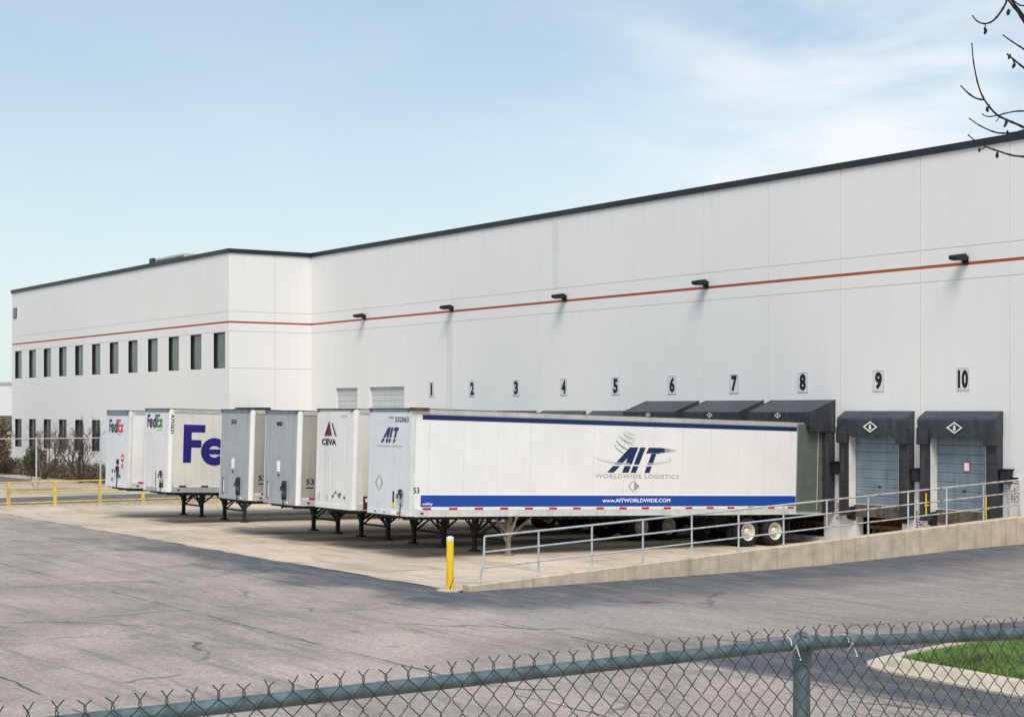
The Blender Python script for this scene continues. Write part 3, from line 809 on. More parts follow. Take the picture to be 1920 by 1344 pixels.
def shelter_pad(n):
    x = dkx(n); e = empty('dock_seal', (x, 42, .7))
    h = MB(); h.prism([(0, 3.66), (0, 2.86), (-.36, 2.84), (-.40, 3.36), (-.35, 3.44)], 'x', -1.60, 1.60)
    recalc(h.build('head_pad', M['hoodtop'], e))
    for s in (-1, 1):
        x0, x1 = (1.14, 1.60) if s > 0 else (-1.60, -1.14)
        pd = MB()
        pd.bbox(x0, x1, -.29, 0, .05, 2.84, .03)
        for k in range(12): pd.box(x0 + .03, x1 - .03, -.297, -.28, .2 + k * .2, .21 + k * .2)
        pd.build('side_pad', M['vinyl'], e)
        cb = MB().bbox(x0 - .01, x1 + .01, -.44, -.1, 2.55, 3.12, .03); cb.build('corner_pad', M['vinyl'], e)
        xi = x0 - .004 if s > 0 else x1 + .004
        MB().box(min(xi, xi - .012 * s), max(xi, xi - .012 * s), -.27, 0, .35, 2.84).build('inner_board', M['jamb'], e)
    rf_ = random.Random(n * 5); fl_ = MB(); nn = 24; ph = rf_.uniform(0, 6)
    for k in range(nn + 1):
        u = -1.10 + 2.20 * k / nn; zz = 2.80 - .07 * math.sin(math.pi * k / nn) + .018 * math.sin(k * 1.1 + ph)
        yo = -.372 + .02 * math.sin(k * .8 + ph)
        fl_.v += [(u, -.36, 3.0), (u, yo, zz)]
        if k: a = 2 * (k - 1); fl_.f.append((a, a + 1, a + 3, a + 2))
    fl_.build('head_flap', M['vinyl'], e, smooth=True)
    emblem(e, -.42, 3.12, .25)
    return e
for n in range(1, 11):
    if n in (6, 7, 8):
        e = shelter_deep(n)
        tag(e, f'dark hooded dock shelter jutting out below number {n}', 'dock shelter', 'hooded dock shelters')
    else:
        e = shelter_pad(n)
        tag(e, {9: 'black padded dock seal around the open blue door below number 9', 10: 'black padded dock seal around the blue door below number 10, nearest the railing end'}.get(n, f'black dock seal below number {n}, mostly behind the trailers'), 'dock seal', 'padded dock seals')
# bumpers
bm_ = MB()
for k in range(6): bm_.bbox(-.13, .13, -.16, 0, k * .075, k * .075 + .068, .008)
bme = bm_.mesh('rubber_blocks', M['rubber'])
for n in (9, 10):
    for s in (-1, 1):
        e = empty('dock_bumper', (dkx(n) + s * 1.22, 41.9 if False else 42, .62))
        place('rubber_blocks', bme, e); bb = MB().box(-.15, .15, -.03, -.001, -.04, .50); bb.build('backing_plate', M['rust'], e)
        tag(e, f'black rubber bumper on the {"right" if s > 0 else "left"} side of the dock {n} opening', 'dock bumper', 'dock bumpers')
# boxes beside the docks
for (x, z, lb) in ((-41.60, 2.15, 'between docks 8 and 9'), (-37.93, 2.02, 'between docks 9 and 10'), (-34.27, 2.10, 'right of dock 10')):
    e = empty('signal_box', (x, 42, z)); MB().bbox(-.16, .16, -.26, 0, 0, .42, .03).build('housing', M['black'], e)
    MB().tube([(0, -.05, 0), (0, -.05, -.5), (0, -.02, -1.0)], .018, 6).build('conduit', M['galv'], e)
    MB().box(-.20, .20, -.30, -.0, .42, .45).build('visor', M['black'], e)
    tag(e, 'black signal box on the wall ' + lb, 'signal box', 'signal boxes beside the docks')
# rust-marked warning plates
for (x, z, lb, hh) in ((-41.60, .55, 'between docks 8 and 9', .62), (-37.93, .45, 'between docks 9 and 10', .62), (-34.02, 1.55, 'at the end of the railing', .75)):
    e = empty('warning_plate', (x, 42, z)); random.seed(int(-x * 10))
    MB().box(-.16, .16, -.03, 0, 0, hh).build('plate', M['plate'] if hh < .7 else M['jamb'], e)
    mk = MB()
    for r in range(int(hh / .085)):
        for c in (-.10, .0, .10):
            if random.random() < .8:
                a = c + random.uniform(-.02, .01); zz = .04 + r * .083
                mk.box(a - .03, a + random.uniform(.015, .045), -.036, -.0305, zz, zz + random.uniform(.03, .055))
    mk.build('weathered_marks', M['rust'], e)
    if hh > .7: MB().box(-.14, .14, -.037, -.0305, hh - .1, hh - .01).build('header', M['decal_black'], e)
    tag(e, 'white plate with rusty worn markings ' + lb, 'warning plate', 'worn plates on the dock wall')
# yellow guide posts at dock 10
for (x, lb) in ((-37.34, 'left'), (-34.88, 'right')):
    e = empty('guide_post', (x, 41.64, .95))
    MB().tube([(0, 0, 0), (0, 0, .72)], .024, 10).build('post', M['yellow'], e)
    MB().box(-.06, .06, -.02, .5, .30, .345).build('bracket', M['yellow'], e)
    tag(e, f'thin yellow guide post at the {lb} side of dock 10', 'guide post', 'yellow guide posts at dock 10')

# ------------------------------------------------------------------ wheels
def tyre_mesh():
    a = MB()
    for c in (-.14, -.48):
        a.lathe([(c - .13, .29), (c - .15, .33), (c - .15, .44), (c - .12, .49), (c - .08, .505), (c + .08, .505), (c + .12, .49), (c + .15, .44), (c + .15, .33), (c + .13, .29), (c + .10, .285)], seg=36)
    return a.mesh('tyre', M['rubber'], True)
def rim_mesh():
    a = MB()
    a.lathe([(-.30, .27), (.0, .275), (.01, .295), (-.01, .30), (-.02, .285), (-.05, .262), (-.13, .250), (-.155, .20), (-.15, .16), (-.12, .125), (-.07, .12), (-.02, .11), (.01, .09), (.01, .0)], seg=32)
    return a.mesh('rim', M['rim'], True)
def hub_mesh():
    a = MB()
    for k in range(10):
        t_ = 2 * math.pi * k / 10
        a.lathe([(-.152, .017), (-.125, .017), (-.12, .0)], c=(0, .155 * math.cos(t_), .155 * math.sin(t_)), seg=6)
    for k in range(5):
        t_ = 2 * math.pi * (k + .5) / 5
        a.lathe([(-.148, .028), (-.1475, .0)], c=(0, .218 * math.cos(t_), .218 * math.sin(t_)), seg=10)
    return a.mesh('wheel_nuts', M['black'], False)
TY, RM, HB = tyre_mesh(), rim_mesh(), hub_mesh()
leg_me = MB()
leg_me.bbox(-.09, .09, -.09, .09, .62, 1.23, .012); leg_me.bbox(-.065, .065, -.065, .065, .06, .64, .01)
LEG = leg_me.mesh('landing_leg', M['leg']); LEGL = leg_me.mesh('landing_leg', M['leg_lt'])
FOOT_ = MB().bbox(-.17, .17, -.13, .13, .0, .05, .012).prism([(-.08, .05), (.08, .05), (.06, .12), (-.06, .12)], 'y', -.06, .06)
FOOT = FOOT_.mesh('foot', M['leg']); FOOTL = FOOT_.mesh('foot', M['leg_lt'])

def trailer(X, yf, yl=28.5, z0=1.23, z1=4.42, tape_m='tape_red', brail='alu_light', header='head_grey', side='t_white', front='t_front', ribs=0, side_posts=False, label='', toprail='alu', rail_h=.10, post='alu_light', axle=None, tape=True, light_leg=False, door='swing'):
    """box trailer backed to the dock; local y runs to the dock, y=0 at the landing legs"""
    gz = apz(yl) + 0.002
    root = empty('box_trailer', (X, yl, gz), (-math.atan(.0305), 0, 0))
    tag(root, label, 'trailer', 'box trailers backed up to the docks')
    f = yf - yl; r = f + 16.8; W = 1.315
    body = MB(); rr = .11; out_ = []
    for (cx_, cy_, a0) in ((W - rr, f + rr, 270), (-W + rr, f + rr, 180)):
        arc = [(cx_ + rr * math.cos(R(a0 + 90 * k / 5)), cy_ + rr * math.sin(R(a0 + 90 * k / 5))) for k in range(6)]
        out_.append(arc)
    o2 = out_[1] + out_[0] + [(W, r), (-W, r)]
    body.prism(o2, 'z', z0 + .02, z1 - .03)
    recalc(body.build('box_body', M[side], root, smooth=True))
    # front sheet with vertical corrugation
    fp = MB(); fp.box(-1.19, 1.19, f - .012, f + .05, z0 + .16, z1 - rail_h)
    if ribs:
        for k in range(ribs):
            x_ = -1.12 + 2.24 * k / (ribs - 1); fp.box(x_ - .02, x_ + .02, f - .017, f - .012, z0 + .2, z1 - rail_h - .04)
    else:
        for x_ in (-.6, 0, .6):
            for k in range(0): pass
            fp.box(x_ - .004, x_ + .004, f - .015, f - .012, z0 + .2, z1 - rail_h - .04)
        for z_ in (z1 - .95, z1 - .40): fp.box(-1.18, 1.18, f - .015, f - .0122, z_, z_ + .012)
    fp.build('front_panel', M[front], root)
    # corner posts
    for s in (-1, 1):
        cp = MB(); pts_i = []; pts_o = []
        a0, a1 = (262, 368) if s > 0 else (172, 278)
        cc = (s * (W - rr), f + rr)
        for k in range(9):
            a = R(a0 + (a1 - a0) * k / 8); pts_o.append((cc[0] + (rr + .012) * math.cos(a), cc[1] + (rr + .012) * math.sin(a))); pts_i.append((cc[0] + (rr - .01) * math.cos(a), cc[1] + (rr - .01) * math.sin(a)))
        cp.prism(pts_o + pts_i[::-1], 'z', z0 + .01, z1 - .02)
        recalc(cp.build('corner_post', M[post], root, smooth=True))
    # rails
    tr = MB()
    tr.box(W, W + .02, f + .16, r, z1 - .15, z1 - .012); tr.box(-W - .02, -W, f + .16, r, z1 - .15, z1 - .012)
    tr.build('top_rail', M[toprail], root)
    ft = MB().bbox(-1.22, 1.22, f - .03, f + .05, z1 - rail_h, z1 - .01, .01); ft.build('front_header', M[header], root)
    rf = MB().prism([(-W + .02, z1 - .012), (W - .02, z1 - .012), (W - .05, z1 + .012), (-W + .05, z1 + .012)], 'y', f + .06, r)
    rf.box(W - .03, W + .024, f + .1, r, z1 - .012, z1 + .008); rf.box(-W - .024, -W + .03, f + .1, r, z1 - .012, z1 + .008)
    rf.bbox(-W + .05, W - .05, f - .034, f + .1, z1 - .03, z1 + .012, .01)
    recalc(rf.build('roof', M['rail_dark'], root))
    br = MB()
    br.box(W, W + .022, f + .15, r, z0 + .03, z0 + .27); br.box(-W - .022, -W, f + .15, r, z0 + .03, z0 + .27)
    br.box(W - .01, W + .035, f + .15, r, z0, z0 + .03); br.box(-W - .035, -W + .01, f + .15, r, z0, z0 + .03)
    br.build('bottom_rail', M[brail], root)
    bf = MB().bbox(-1.21, 1.21, f - .03, f + .04, z0, z0 + .16, .012); bf.build('front_sill', M[front], root)
    # side posts / sheet seams
    sp_ = MB(); y = f + .62
    while y < r - 1.3:
        if side_posts: sp_.box(W, W + .014, y - .03, y + .03, z0 + .27, z1 - .15)
        else: sp_.box(W, W + .0009, y - .011, y + .011, z0 + .27, z1 - .15)
        y += .61 if side_posts else 1.22
    sp_.build('side_seams', M[side] if side_posts else M['seam'], root)
    # tape
    if tape:
        tw = MB(); td = MB(); y = f + .42; k = 0
        tw.box(W + .022, W + .0245, f + .2, r - 1.25, z0 + .215, z0 + .262)
        while y < r - 1.3:
            td.box(W + .0245, W + .027, y, y + .30, z0 + .205, z0 + .272); y += .92
        tw.build('reflective_tape', M['tape_white'], root)
        rt = td.build('reflective_tape', M[tape_m], root)
    # underframe
    uf = MB()
    for s in (-.45, .45): uf.box(s - .05, s + .05, f + .3, r - .1, z0 - .14, z0)
    y = f + .3
    while y < r - .2:
        uf.box(-W + .04, W - .04, y, y + .05, z0 - .10, z0 + .0); y += .4
    uf.box(-1.1, 1.1, f + .05, f + 1.5, z0 - .03, z0 + .01)
    uf.build('underframe', M['under'], root)
    # landing gear
    for s in (-1, 1):
        lt = light_leg and s > 0
        l_ = place('landing_leg', LEGL if lt else LEG, root, (s * .955, 0, 0)); place('foot', FOOTL if lt else FOOT, l_)
        bm2 = MB()
        bm2.tube([(s * .955, .07, .60), (s * .955, .85, z0 - .04)], .036, 6)
        bm2.tube([(s * .955, -.07, .72), (s * .955, -.55, z0 - .04)], .030, 6)
        bm2.tube([(s * .93, -.06, .44), (s * .30, -.06, z0 - .04)], .038, 6)
        bm2.tube([(s * 1.0, -.02, .44), (s * 1.44, -.02, z0 + .02)], .038, 6)
        bm2.build('landing_brace', M['leg_lt'] if lt else M['leg'], root)
    cb = MB(); cb.tube([(-.9, 0, .46), (.9, 0, .46)], .038, 6); cb.tube([(-.9, .06, .46), (.6, .06, z0 - .05)], .034, 6); cb.tube([(.9, .02, .46), (-.6, .02, z0 - .05)], .034, 6)
    cb.tube([(-.9, 0, .98), (1.15, 0, .98)], .02, 6)
    cb.build('cross_brace', M['leg'], root)
    ck_ = MB().tube([(1.12, 0, .98), (1.24, 0, .98), (1.24, .02, .74), (1.30, .02, .74)], .015, 6); ck_.build('crank_handle', M['leg'], root)
    # bogie
    ax = axle if axle is not None else 38.2 - yl
    for a_ in (ax, ax + 1.24):
        wz = .655 - .0
        wl_ = wz - .0305 * 0
        # wheels stand on the sloping apron, a touch below the trailer's own slope
        zc = .505 + (apz(yl + a_) - gz) + .0305 * a_
        am = MB().tube([(-1.2, a_, zc), (1.2, a_, zc)], .065, 8); am.build('axle', M['under'], root)
        for s in (-1, 1):
            w_ = place('wheel', TY, root, (s * 1.27, a_, zc), (0, 0, 0 if s > 0 else math.pi)); place('rim', RM, w_); place('wheel_nuts', HB, w_)
    bo = MB()
    for s in (-.48, .48):
        bo.box(s - .06, s + .06, ax - .9, ax + 2.1, z0 - .30, z0 - .12); bo.box(s - .05, s + .05, ax - .3, ax + 1.6, z0 - .52, z0 - .40)
        for a_ in (ax - .3, ax + .62, ax + 1.5): bo.box(s - .04, s + .04, a_ - .06, a_ + .06, z0 - .52, z0 - .28)
    bo.box(-.5, .5, ax - .8, ax - .65, z0 - .5, z0 - .2)
    bo.tube([(-.45, ax + .35, z0 - .45), (.45, ax + .35, z0 - .45)], .15, 12)
    bo.build('bogie', M['under'], root)
    for s in (-1, 1):
        MB().box(s * .95 - .3, s * .95 + .3, ax + 1.95, ax + 1.965, .38 + .2, z0 - .05).build('mud_flap', M['rubber'], root)
    ub = MB(); ub.box(-1.1, 1.1, r - .12, r - .02, .62, .72)
    for s in (-.5, .5): ub.box(s - .05, s + .05, r - .10, r - .03, .72, z0)
    ub.build('rear_guard', M['under'], root)
    # rear doors folded flat against the sides
    for s in (-1, 1):
        a, b2 = (W + .03, W + .075) if s > 0 else (-W - .075, -W - .03)
        dm = MB().bbox(a, b2, r - 1.28, r - .04, z0 + .12, z1 - .06, .008)
        d = dm.build('rear_door', M[door], root)
        if s > 0:
            hw = MB()
            for yy_ in (r - .34,): hw.tube([(b2 + .015, yy_, z0 + .16), (b2 + .015, yy_, z1 - .10)], .014, 6)
            hw.build('lock_rod', M['alu'], d)
            hg = MB()
            for zz_ in (z0 + .4, z0 + 1.2, z0 + 2.0, z0 + 2.75): hg.box(b2, b2 + .02, r - .12, r - .02, zz_, zz_ + .09)
            hg.build('hinge', M['rail_dark'], d)
    # marker lamps along the front header
    for x_ in (-1.12, 1.12):
        MB().bbox(x_ - .05, x_ + .05, f - .055, f - .03, z1 - .09, z1 - .04, .008).build('marker_light', M['amber'], root)
    MB().bbox(W + .02, W + .045, f + .35, f + .45, z0 + .08, z0 + .13, .006).build('marker_light', M['amber'], root)
    root['f'] = f
    del root['f']
    return root, f, r, W
def fittings(root, f, x, z, kind=0):
    """air and electric couplings on the trailer nose"""
    b_ = MB().bbox(x - .14, x + .14, f - .035, f - .012, z - .30, z + .18, .01)
    b_.build('coupling_plate', M['alu'] if kind else M['rail_dark'], root)
    h = MB()
    for dx in (-.09, .09):
        h.tube([(x + dx, f - .02, z + .05), (x + dx, f - .10, z + .02), (x + dx * 1.3, f - .10, z - .10)], .028, 8)
    h.tube([(x, f - .03, z + .14), (x, f - .11, z + .10)], .05, 10)
    h.build('gladhands', M['black'], root)
    c = MB(); c.tube([(x - .02, f - .03, z - .22), (x + .02, f - .06, z - .45), (x - .03, f - .05, z - .72)], .018, 6)
    c.build('air_line', M['black'], root)

SIDE = 1.315 + .012
# --- AIT trailer, dock 8, nearest
root, f, r, W = trailer(-43.43, 24.8, 28.57, label='nearest white trailer with blue stripes along its side at dock 8', light_leg=True, z1=4.43)
tr_w = root
mb = MB(); mb.box(W + .001, W + .0055, f + .36, r - 1.28, 4.11, 4.255); mb.build('blue_stripe', M['navy'], root)
mb = MB(); mb.box(W + .001, W + .0055, f + .36, r - 1.28, 1.527, 1.87); mb.build('blue_stripe', M['blue'], root)
mb = MB(); mb.box(W + .001, W + .004, f + .36, r - 1.28, 1.872, 1.92); mb.build('white_stripe', M['white_ink'], root)
fo = -3.77
yA = lambda d: fo + d
shapes(logo_ait(), 'side', (W, yA(7.27), 2.61), (2.0, .82), M['navy_dk'], root, off=.006)
# fading tail of the T: thinning bars
for (x0, x1, za, zb, mt) in ((9.30, 9.62, 3.26, 3.43, 'navy_dk'), (9.62, 9.86, 3.285, 3.415, 'grey_ink'), (9.86, 10.08, 3.31, 3.40, 'lgrey_ink')):
    shapes([[(0, za - 2.61), (x1 - x0, za + .02 - 2.61), (x1 - x0, zb - .01 - 2.61), (0, zb - 2.61)]], 'side', (W, yA(x0), 2.61), (1, 1), M[mt], root, off=.006, name='logo_tail')
# globe lines
gl = []
def arcband(p0, p1, p2, th):
    pts = []
    for k in range(13):
        t_ = k / 12; a = (1 - t_) ** 2; b2 = 2 * t_ * (1 - t_); c = t_ * t_
        pts.append((a * p0[0] + b2 * p1[0] + c * p2[0], a * p0[1] + b2 * p1[1] + c * p2[1], th * (0.5 + math.sin(math.pi * t_) * .5)))
    return [[(pts[k][0], pts[k][1]), (pts[k + 1][0], pts[k + 1][1]), (pts[k + 1][0], pts[k + 1][1] + pts[k + 1][2]), (pts[k][0], pts[k][1] + pts[k][2])] for k in range(12)]
for (a, b2, c, th) in (((7.52, 3.50), (7.66, 3.32), (7.92, 3.22), .022), ((7.60, 3.63), (7.78, 3.42), (8.12, 3.33), .024), ((7.72, 3.78), (7.92, 3.58), (8.28, 3.52), .022), ((7.86, 3.88), (8.05, 3.72), (8.32, 3.68), .018), ((7.98, 3.94), (8.12, 3.84), (8.34, 3.82), .014)):
    gl += arcband(a, b2, c, th)
shapes([[(a - 7.5, b_ - 3.2) for a, b_ in p] for p in gl], 'side', (W, yA(7.5), 3.2), (1, 1), M['navy_dk'], root, off=.006, name='globe_lines')
gl = []
for k in range(5):
    x0 = 7.60 + k * .15; gl += arcband((x0, 3.42 + k * .02), (x0 + .02, 3.62), (x0 + .18, 3.88 - k * .03), .02)
gl = [[(a - 7.5, b_ - 3.2) for a, b_ in p] for p in gl]
shapes(gl, 'side', (W, yA(7.5), 3.2), (1, 1), M['lgrey_ink'], root, off=.0085, name='globe_lines')
# orbit ring
orb = [p for p in ringp(8.37, 3.06, 1.50, .17, .028, 168, 262, 24)] + [p for p in ringp(8.37, 3.06, 1.50, .17, .028, 290, 378, 24)]
shapes([[(a - 7.5, b_ - 3.2) for a, b_ in p] for p in orb], 'side', (W, yA(7.5), 3.2), (1, 1), M['lgrey_ink'], root, off=.005, name='orbit_ring')
text('WORLDWIDE LOGISTICS', 'side', (W, yA(6.8), 2.43), 3.45, .13, M['grey_ink'], root, off=.006, bold=0.0, spacing=1.1)
shapes([[(0, .5), (.5, 0), (.5, .06), (.10, .5), (.5, .94), (.5, 1)]], 'side', (W, yA(8.14), 1.965), (.46, .42), M['grey_ink'], root, off=.006, name='diamond_mark')
shapes([[(.53, .12), (1, .5), (.53, .92)]], 'side', (W, yA(8.14), 1.965), (.46, .42), M['grey_ink'], root, off=.006, name='diamond_mark')
text('www.AITWORLDWIDE.COM', 'side', (W, yA(7.1), 1.655), 2.8, .125, M['white_ink'], root, off=.012, bold=.02)
text('utility', 'side', (W, yA(.42), 1.56), .36, .09, M['white_ink'], root, off=.012, bold=.02)
text('53', 'side', (W, yA(.10), 1.93), .20, .17, M['decal_black'], root, off=.014, bold=.01)
# front
shapes(logo_ait(), 'front', (-.50, f, 3.40), (.98, .46), M['navy_dk'], root, off=.018)
text('WORLDWIDE LOGISTICS', 'front', (-.75, f, 3.27), 1.55, .05, M['grey_ink'], root, off=.018)
text('532063', 'front', (.34, f, 4.02), .80, .16, M['decal_black'], root, off=.018, bold=.015)
text('utility', 'front', (-.05, f, 4.12), .30, .07, M['blue'], root, off=.018, bold=.02)
shapes([[(0, .5), (.5, 0), (.5, .08), (.16, .5), (.5, .92), (.5, 1)], [(.58, .0), (1, .5), (.58, 1.0), (.62, .86), (.84, .5), (.62, .14)]], 'front', (-.78, f, 1.93), (.48, .50), M['grey_ink'], root, off=.018, name='diamond_mark')
fittings(root, f, .82, 1.85, 1)
MB().box(.30, .42, f - .02, f - .013, 1.45, 1.95).build('sticker', M['yellow'], root)
MB().box(.31, .41, f - .024, f - .0205, 1.62, 1.95).build('sticker', M['navy'], root)
MB().box(.25, .60, f - .036, f - .031, 1.26, 1.36).build('sticker', M['white_ink'], root)
for x_, h_ in ((-.75, .05), (-.2, .03), (.62, .06)): MB().box(x_, x_ + .10, f - .034, f - .0305, 1.28, 1.28 + h_).build('scuff', M['rust'], root)
MB().bbox(1.20, 1.42, f - .05, f + .55, 4.37, 4.46, .02).build('bent_corner_cap', M['rust'], root)

# --- maroon triangle logo trailer, dock 7
root, f, r, W = trailer(-47.1, 24.9, 28.5, z1=4.42, front='t_frontw', side='t_cream', ribs=11, post='t_frontw', label='dirty white trailer with a maroon triangle logo on its front at dock 7', toprail='alu', side_posts=True, axle=8.0, tape=True, rail_h=.06)
shapes([[(0, 0), (.72, 0), (.42, .95)]], 'front', (-.68, f, 3.56), (.72, .50), M['maroon'], root, off=.03, name='triangle_mark')
shapes([[(.80, -.05), (.93, -.12), (.60, .72), (.52, .74)]], 'front', (-.68, f, 3.60), (.90, .50), M['purple_dk'], root, off=.03, name='triangle_mark')
text('CEVA', 'front', (-.84, f, 3.26), .98, .20, M['decal_black'], root, off=.03, bold=.03)
text('5319', 'front', (.42, f, 4.15), .40, .09, M['grey_ink'], root, off=.03)
sc_ = MB(); random.seed(5)
for k in range(9):
    a = random.uniform(-.1, .75); zz = 1.72 - abs(a - .25) * .35 + random.uniform(-.07, .07); wd = random.uniform(.05, .13)
    sc_.add([(a, f - .026, zz), (a + wd, f - .026, zz - .03), (a + wd * .8, f - .026, zz + .07), (a + .02, f - .026, zz + .05)], [(0, 1, 2, 3)])
sc_.build('scuff', M['decal_black'], root)
for x_, z_ in ((-.95, 1.55), (-.45, 1.50)): MB().box(x_, x_ + .07, f - .034, f - .021, z_, z_ + .16).build('bracket', M['alu'], root)
MB().box(W + .023, W + .028, f + .35, f + .78, 1.26, 1.68).build('placard', M['maroon'], root)
MB().box(W + .029, W + .031, f + .42, f + .60, 1.50, 1.62).build('placard_label', M['white_ink'], root)

# --- two grey trailers, docks 6 and 5
def grey(n, yf, z1, lb, num):
    root, f, r, W = trailer(dkx(n), yf, 28.5, z0=1.20, z1=z1, front='t_grey', side='t_side', ribs=9, post='t_white', label=lb, toprail='alu', side_posts=True, axle=8.4 + n * .15, rail_h=.12)
    text(num, 'front', (-.35, f, z1 - .52), .44, .16, M['decal_black'], root, off=.024, bold=.03)
    MB().box(-.22, .02, f - .032, f - .021, 2.30, 2.66).build('document_holder', M['white_ink'], root)
    MB().box(-.14, -.06, f - .032, f - .021, 2.14, 2.22).build('bracket', M['black'], root)
    hb_ = MB().tube([(-.92, f - .03, 1.95), (-.80, f - .09, 1.95), (-.80, f - .09, 1.38), (-.92, f - .03, 1.38)], .016, 6); hb_.build('grab_handle', M['black'], root)
    MB().box(-.93, -.82, f - .024, f - .021, 1.42, 1.9).build('sticker', M['white_ink'], root)
    fittings(root, f, .36, 1.78, 0)
    MB().bbox(.18, .54, f - .03, f - .021, 1.36, 2.0, .004).build('coupling_backing', M['under'], root)
    MB().box(.60, .68, f - .034, f - .021, 1.24, 1.32).build('sticker', M['white_ink'], root)
    text('53', 'side', (W, f + .30, 1.92), .30, .18, M['decal_black'], root, off=.016, bold=.01)
    MB().box(W + .001, W + .004, f + .30, f + .62, 1.78, 1.82).build('lettering', M['decal_black'], root)
    return root
grey(6, 24.8, 4.36, 'grey aluminium fronted trailer at dock 6 beside the one with the maroon triangle', '4060')
grey(5, 24.8, 4.40, 'grey aluminium fronted trailer at dock 5 half hiding the big purple letters', '3510')

# --- large purple letters trailer, dock 3
root, f, r, W = trailer(dkx(3), 24.8, 28.2, z0=1.20, z1=4.44, front='t_frontw', side='t_cream', post='t_white', label='white trailer with huge purple letters on its side at dock 3', toprail='alu', rail_h=.14, axle=9.2, tape_m='purple_dk', brail='t_grey')
P_ = logo_fed(); sc3 = 1.48
shapes([[(a, b_) for a, b_ in p] for p in P_], 'side', (W, f + .56, 2.36), (1.50, 1.48), M['purple'], root, off=.008)
shapes(logo_ex(), 'side', (W, f + .56, 2.36), (1.50, 1.48), M['green'], root, off=.008)
shapes(logo_fed(), 'front', (-.98, f, 3.72), (.48, .50), M['purple_dk'], root, off=.018)
shapes(logo_ex(), 'front', (-.98, f, 3.72), (.48, .50), M['green'], root, off=.018)
text('Ground', 'front', (.05, f, 3.58), .45, .07, M['green'], root, off=.018)
text('A752631', 'side', (W, f + .02, 3.48), .13, .74, M['decal_black'], root, off=.016, bold=.02, vertical=True)
fittings(root, f, .62, 1.85, 1)
tri = MB().add([(.40, f - .03, 1.35), (.86, f - .03, 1.35), (.74, f - .03, 1.85), (.62, f - .03, 2.05), (.50, f - .03, 1.85)], [(0, 1, 2, 3, 4)]); tri.build('coupling_backing', M['rail_dark'], root)
MB().tube([(.06, f - .03, 1.4), (.06, f - .03, 2.0)], .012, 6).build('rod', M['rail_dark'], root)
MB().box(-.9, .30, f - .036, f - .031, 1.20, 1.36).build('sticker', M['t_grey'], root).location = (0, 0, 0)

# --- farthest trailer, dock 2
root, f, r, W = trailer(-65.75, 24.7, 28.1, z0=1.20, z1=4.36, front='t_front', side='t_white', post='alu_light', label='farthest white trailer with small purple and red logo on its front at dock 2', toprail='alu', rail_h=.20, axle=9.0)
shapes(logo_fed(), 'front', (-.93, f, 3.48), (.49, .52), M['purple_dk'], root, off=.018)
shapes(logo_ex(), 'front', (-.93, f, 3.48), (.49, .52), M['orange_red'], root, off=.018)
text('Express', 'front', (.10, f, 3.34), .42, .07, M['orange_red'], root, off=.018)
fittings(root, f, .18, 1.90, 0)
c = MB().tube([(.18, f - .06, 2.25), (.18, f - .02, 2.25)], .11, 14); c.build('plug_socket', M['black'], root)
c = MB().tube([(.68, f - .022, 2.42), (.68, f - .013, 2.42)], .17, 8); c.build('octagon_sticker', M['orange_red'], root)
MB().box(.60, .78, f - .028, f - .023, 2.38, 2.46).build('sticker', M['white_ink'], root)
MB().box(.58, .76, f - .018, f - .013, 2.00, 2.18).build('sticker', M['orange_red'], root)
for x_, z_ in ((-.42, 1.8), (-.42, 1.45), (.46, 1.6)): MB().bbox(x_ - .04, x_ + .04, f - .04, f - .013, z_, z_ + .14, .01).build('bracket', M['black'], root)

# ------------------------------------------------------------------ retaining wall + railing
def wtop(y): return .19 + (y - 22) * .0457
rw = MB(); RX = -33.8
ys_ = [21.5 + (41.98 - 21.5) * k / 24 for k in range(25)]
random.seed(9)
for k in range(24):
    y0, y1 = ys_[k], ys_[k + 1]
    g0 = .006 if k % 6 == 5 else 0
    rw.add([(RX - .14, y0, -.6), (RX + .14, y0, -.6), (RX + .14, y0, wtop(y0) - .03), (RX + .11, y0, wtop(y0)), (RX - .11, y0, wtop(y0)), (RX - .14, y0, wtop(y0) - .03),
            (RX - .14, y1 - g0, -.6), (RX + .14, y1 - g0, -.6), (RX + .14, y1 - g0, wtop(y1) - .03), (RX + .11, y1 - g0, wtop(y1)), (RX - .11, y1 - g0, wtop(y1)), (RX - .14, y1 - g0, wtop(y1) - .03)],
           [(0, 1, 7, 6), (1, 2, 8, 7), (2, 3, 9, 8), (3, 4, 10, 9), (4, 5, 11, 10), (5, 0, 6, 11)] + ([(0, 5, 4, 3, 2, 1)] if k == 0 or k % 6 == 0 else []) + ([(6, 7, 8, 9, 10, 11)] if k == 23 or k % 6 == 5 else []))
recalc_o = rw.build('retaining_wall', M['rwall']); recalc(recalc_o)
tag(recalc_o, 'low sloping tan concrete wall rising beside the docks', 'retaining wall')
rl = empty('railing', (RX, 22, .19)); tag(rl, 'grey three rail pipe railing climbing along the low concrete wall', 'railing')
py_ = [22.0 + 1.658 * k for k in range(13)]
rel = lambda x, y, z: (x - RX, y - 22, z - .19)
for k, y in enumerate(py_):
    b0 = wtop(y); mb = MB()
    if k == 0:
        mb.tube([rel(RX, y - .12, b0 - .02), rel(RX, y - .02, b0 + .32), rel(RX, y + .03, b0 + .6), rel(RX, y + .05, b0 + 1.12)], .026, 8)
    elif k == 12:
        mb.tube([rel(RX, 41.9, b0 - .02), rel(RX, 41.9, b0 + 1.12)], .022, 8)
    else:
        mb.tube([rel(RX, y, b0 - .02), rel(RX, y, b0 + 1.12)], .026, 8)
    p = mb.build('post', M['galv_rust'] if k > 11 else M['galv'], rl, smooth=True)
    MB().bbox(-.06, .06, y - 22 - .06 - (.12 if k == 0 else 0), y - 22 + .06 - (.12 if k == 0 else 0), b0 - .19, b0 - .19 + .015, .004).build('base_flange', M['galv_rust'], p)
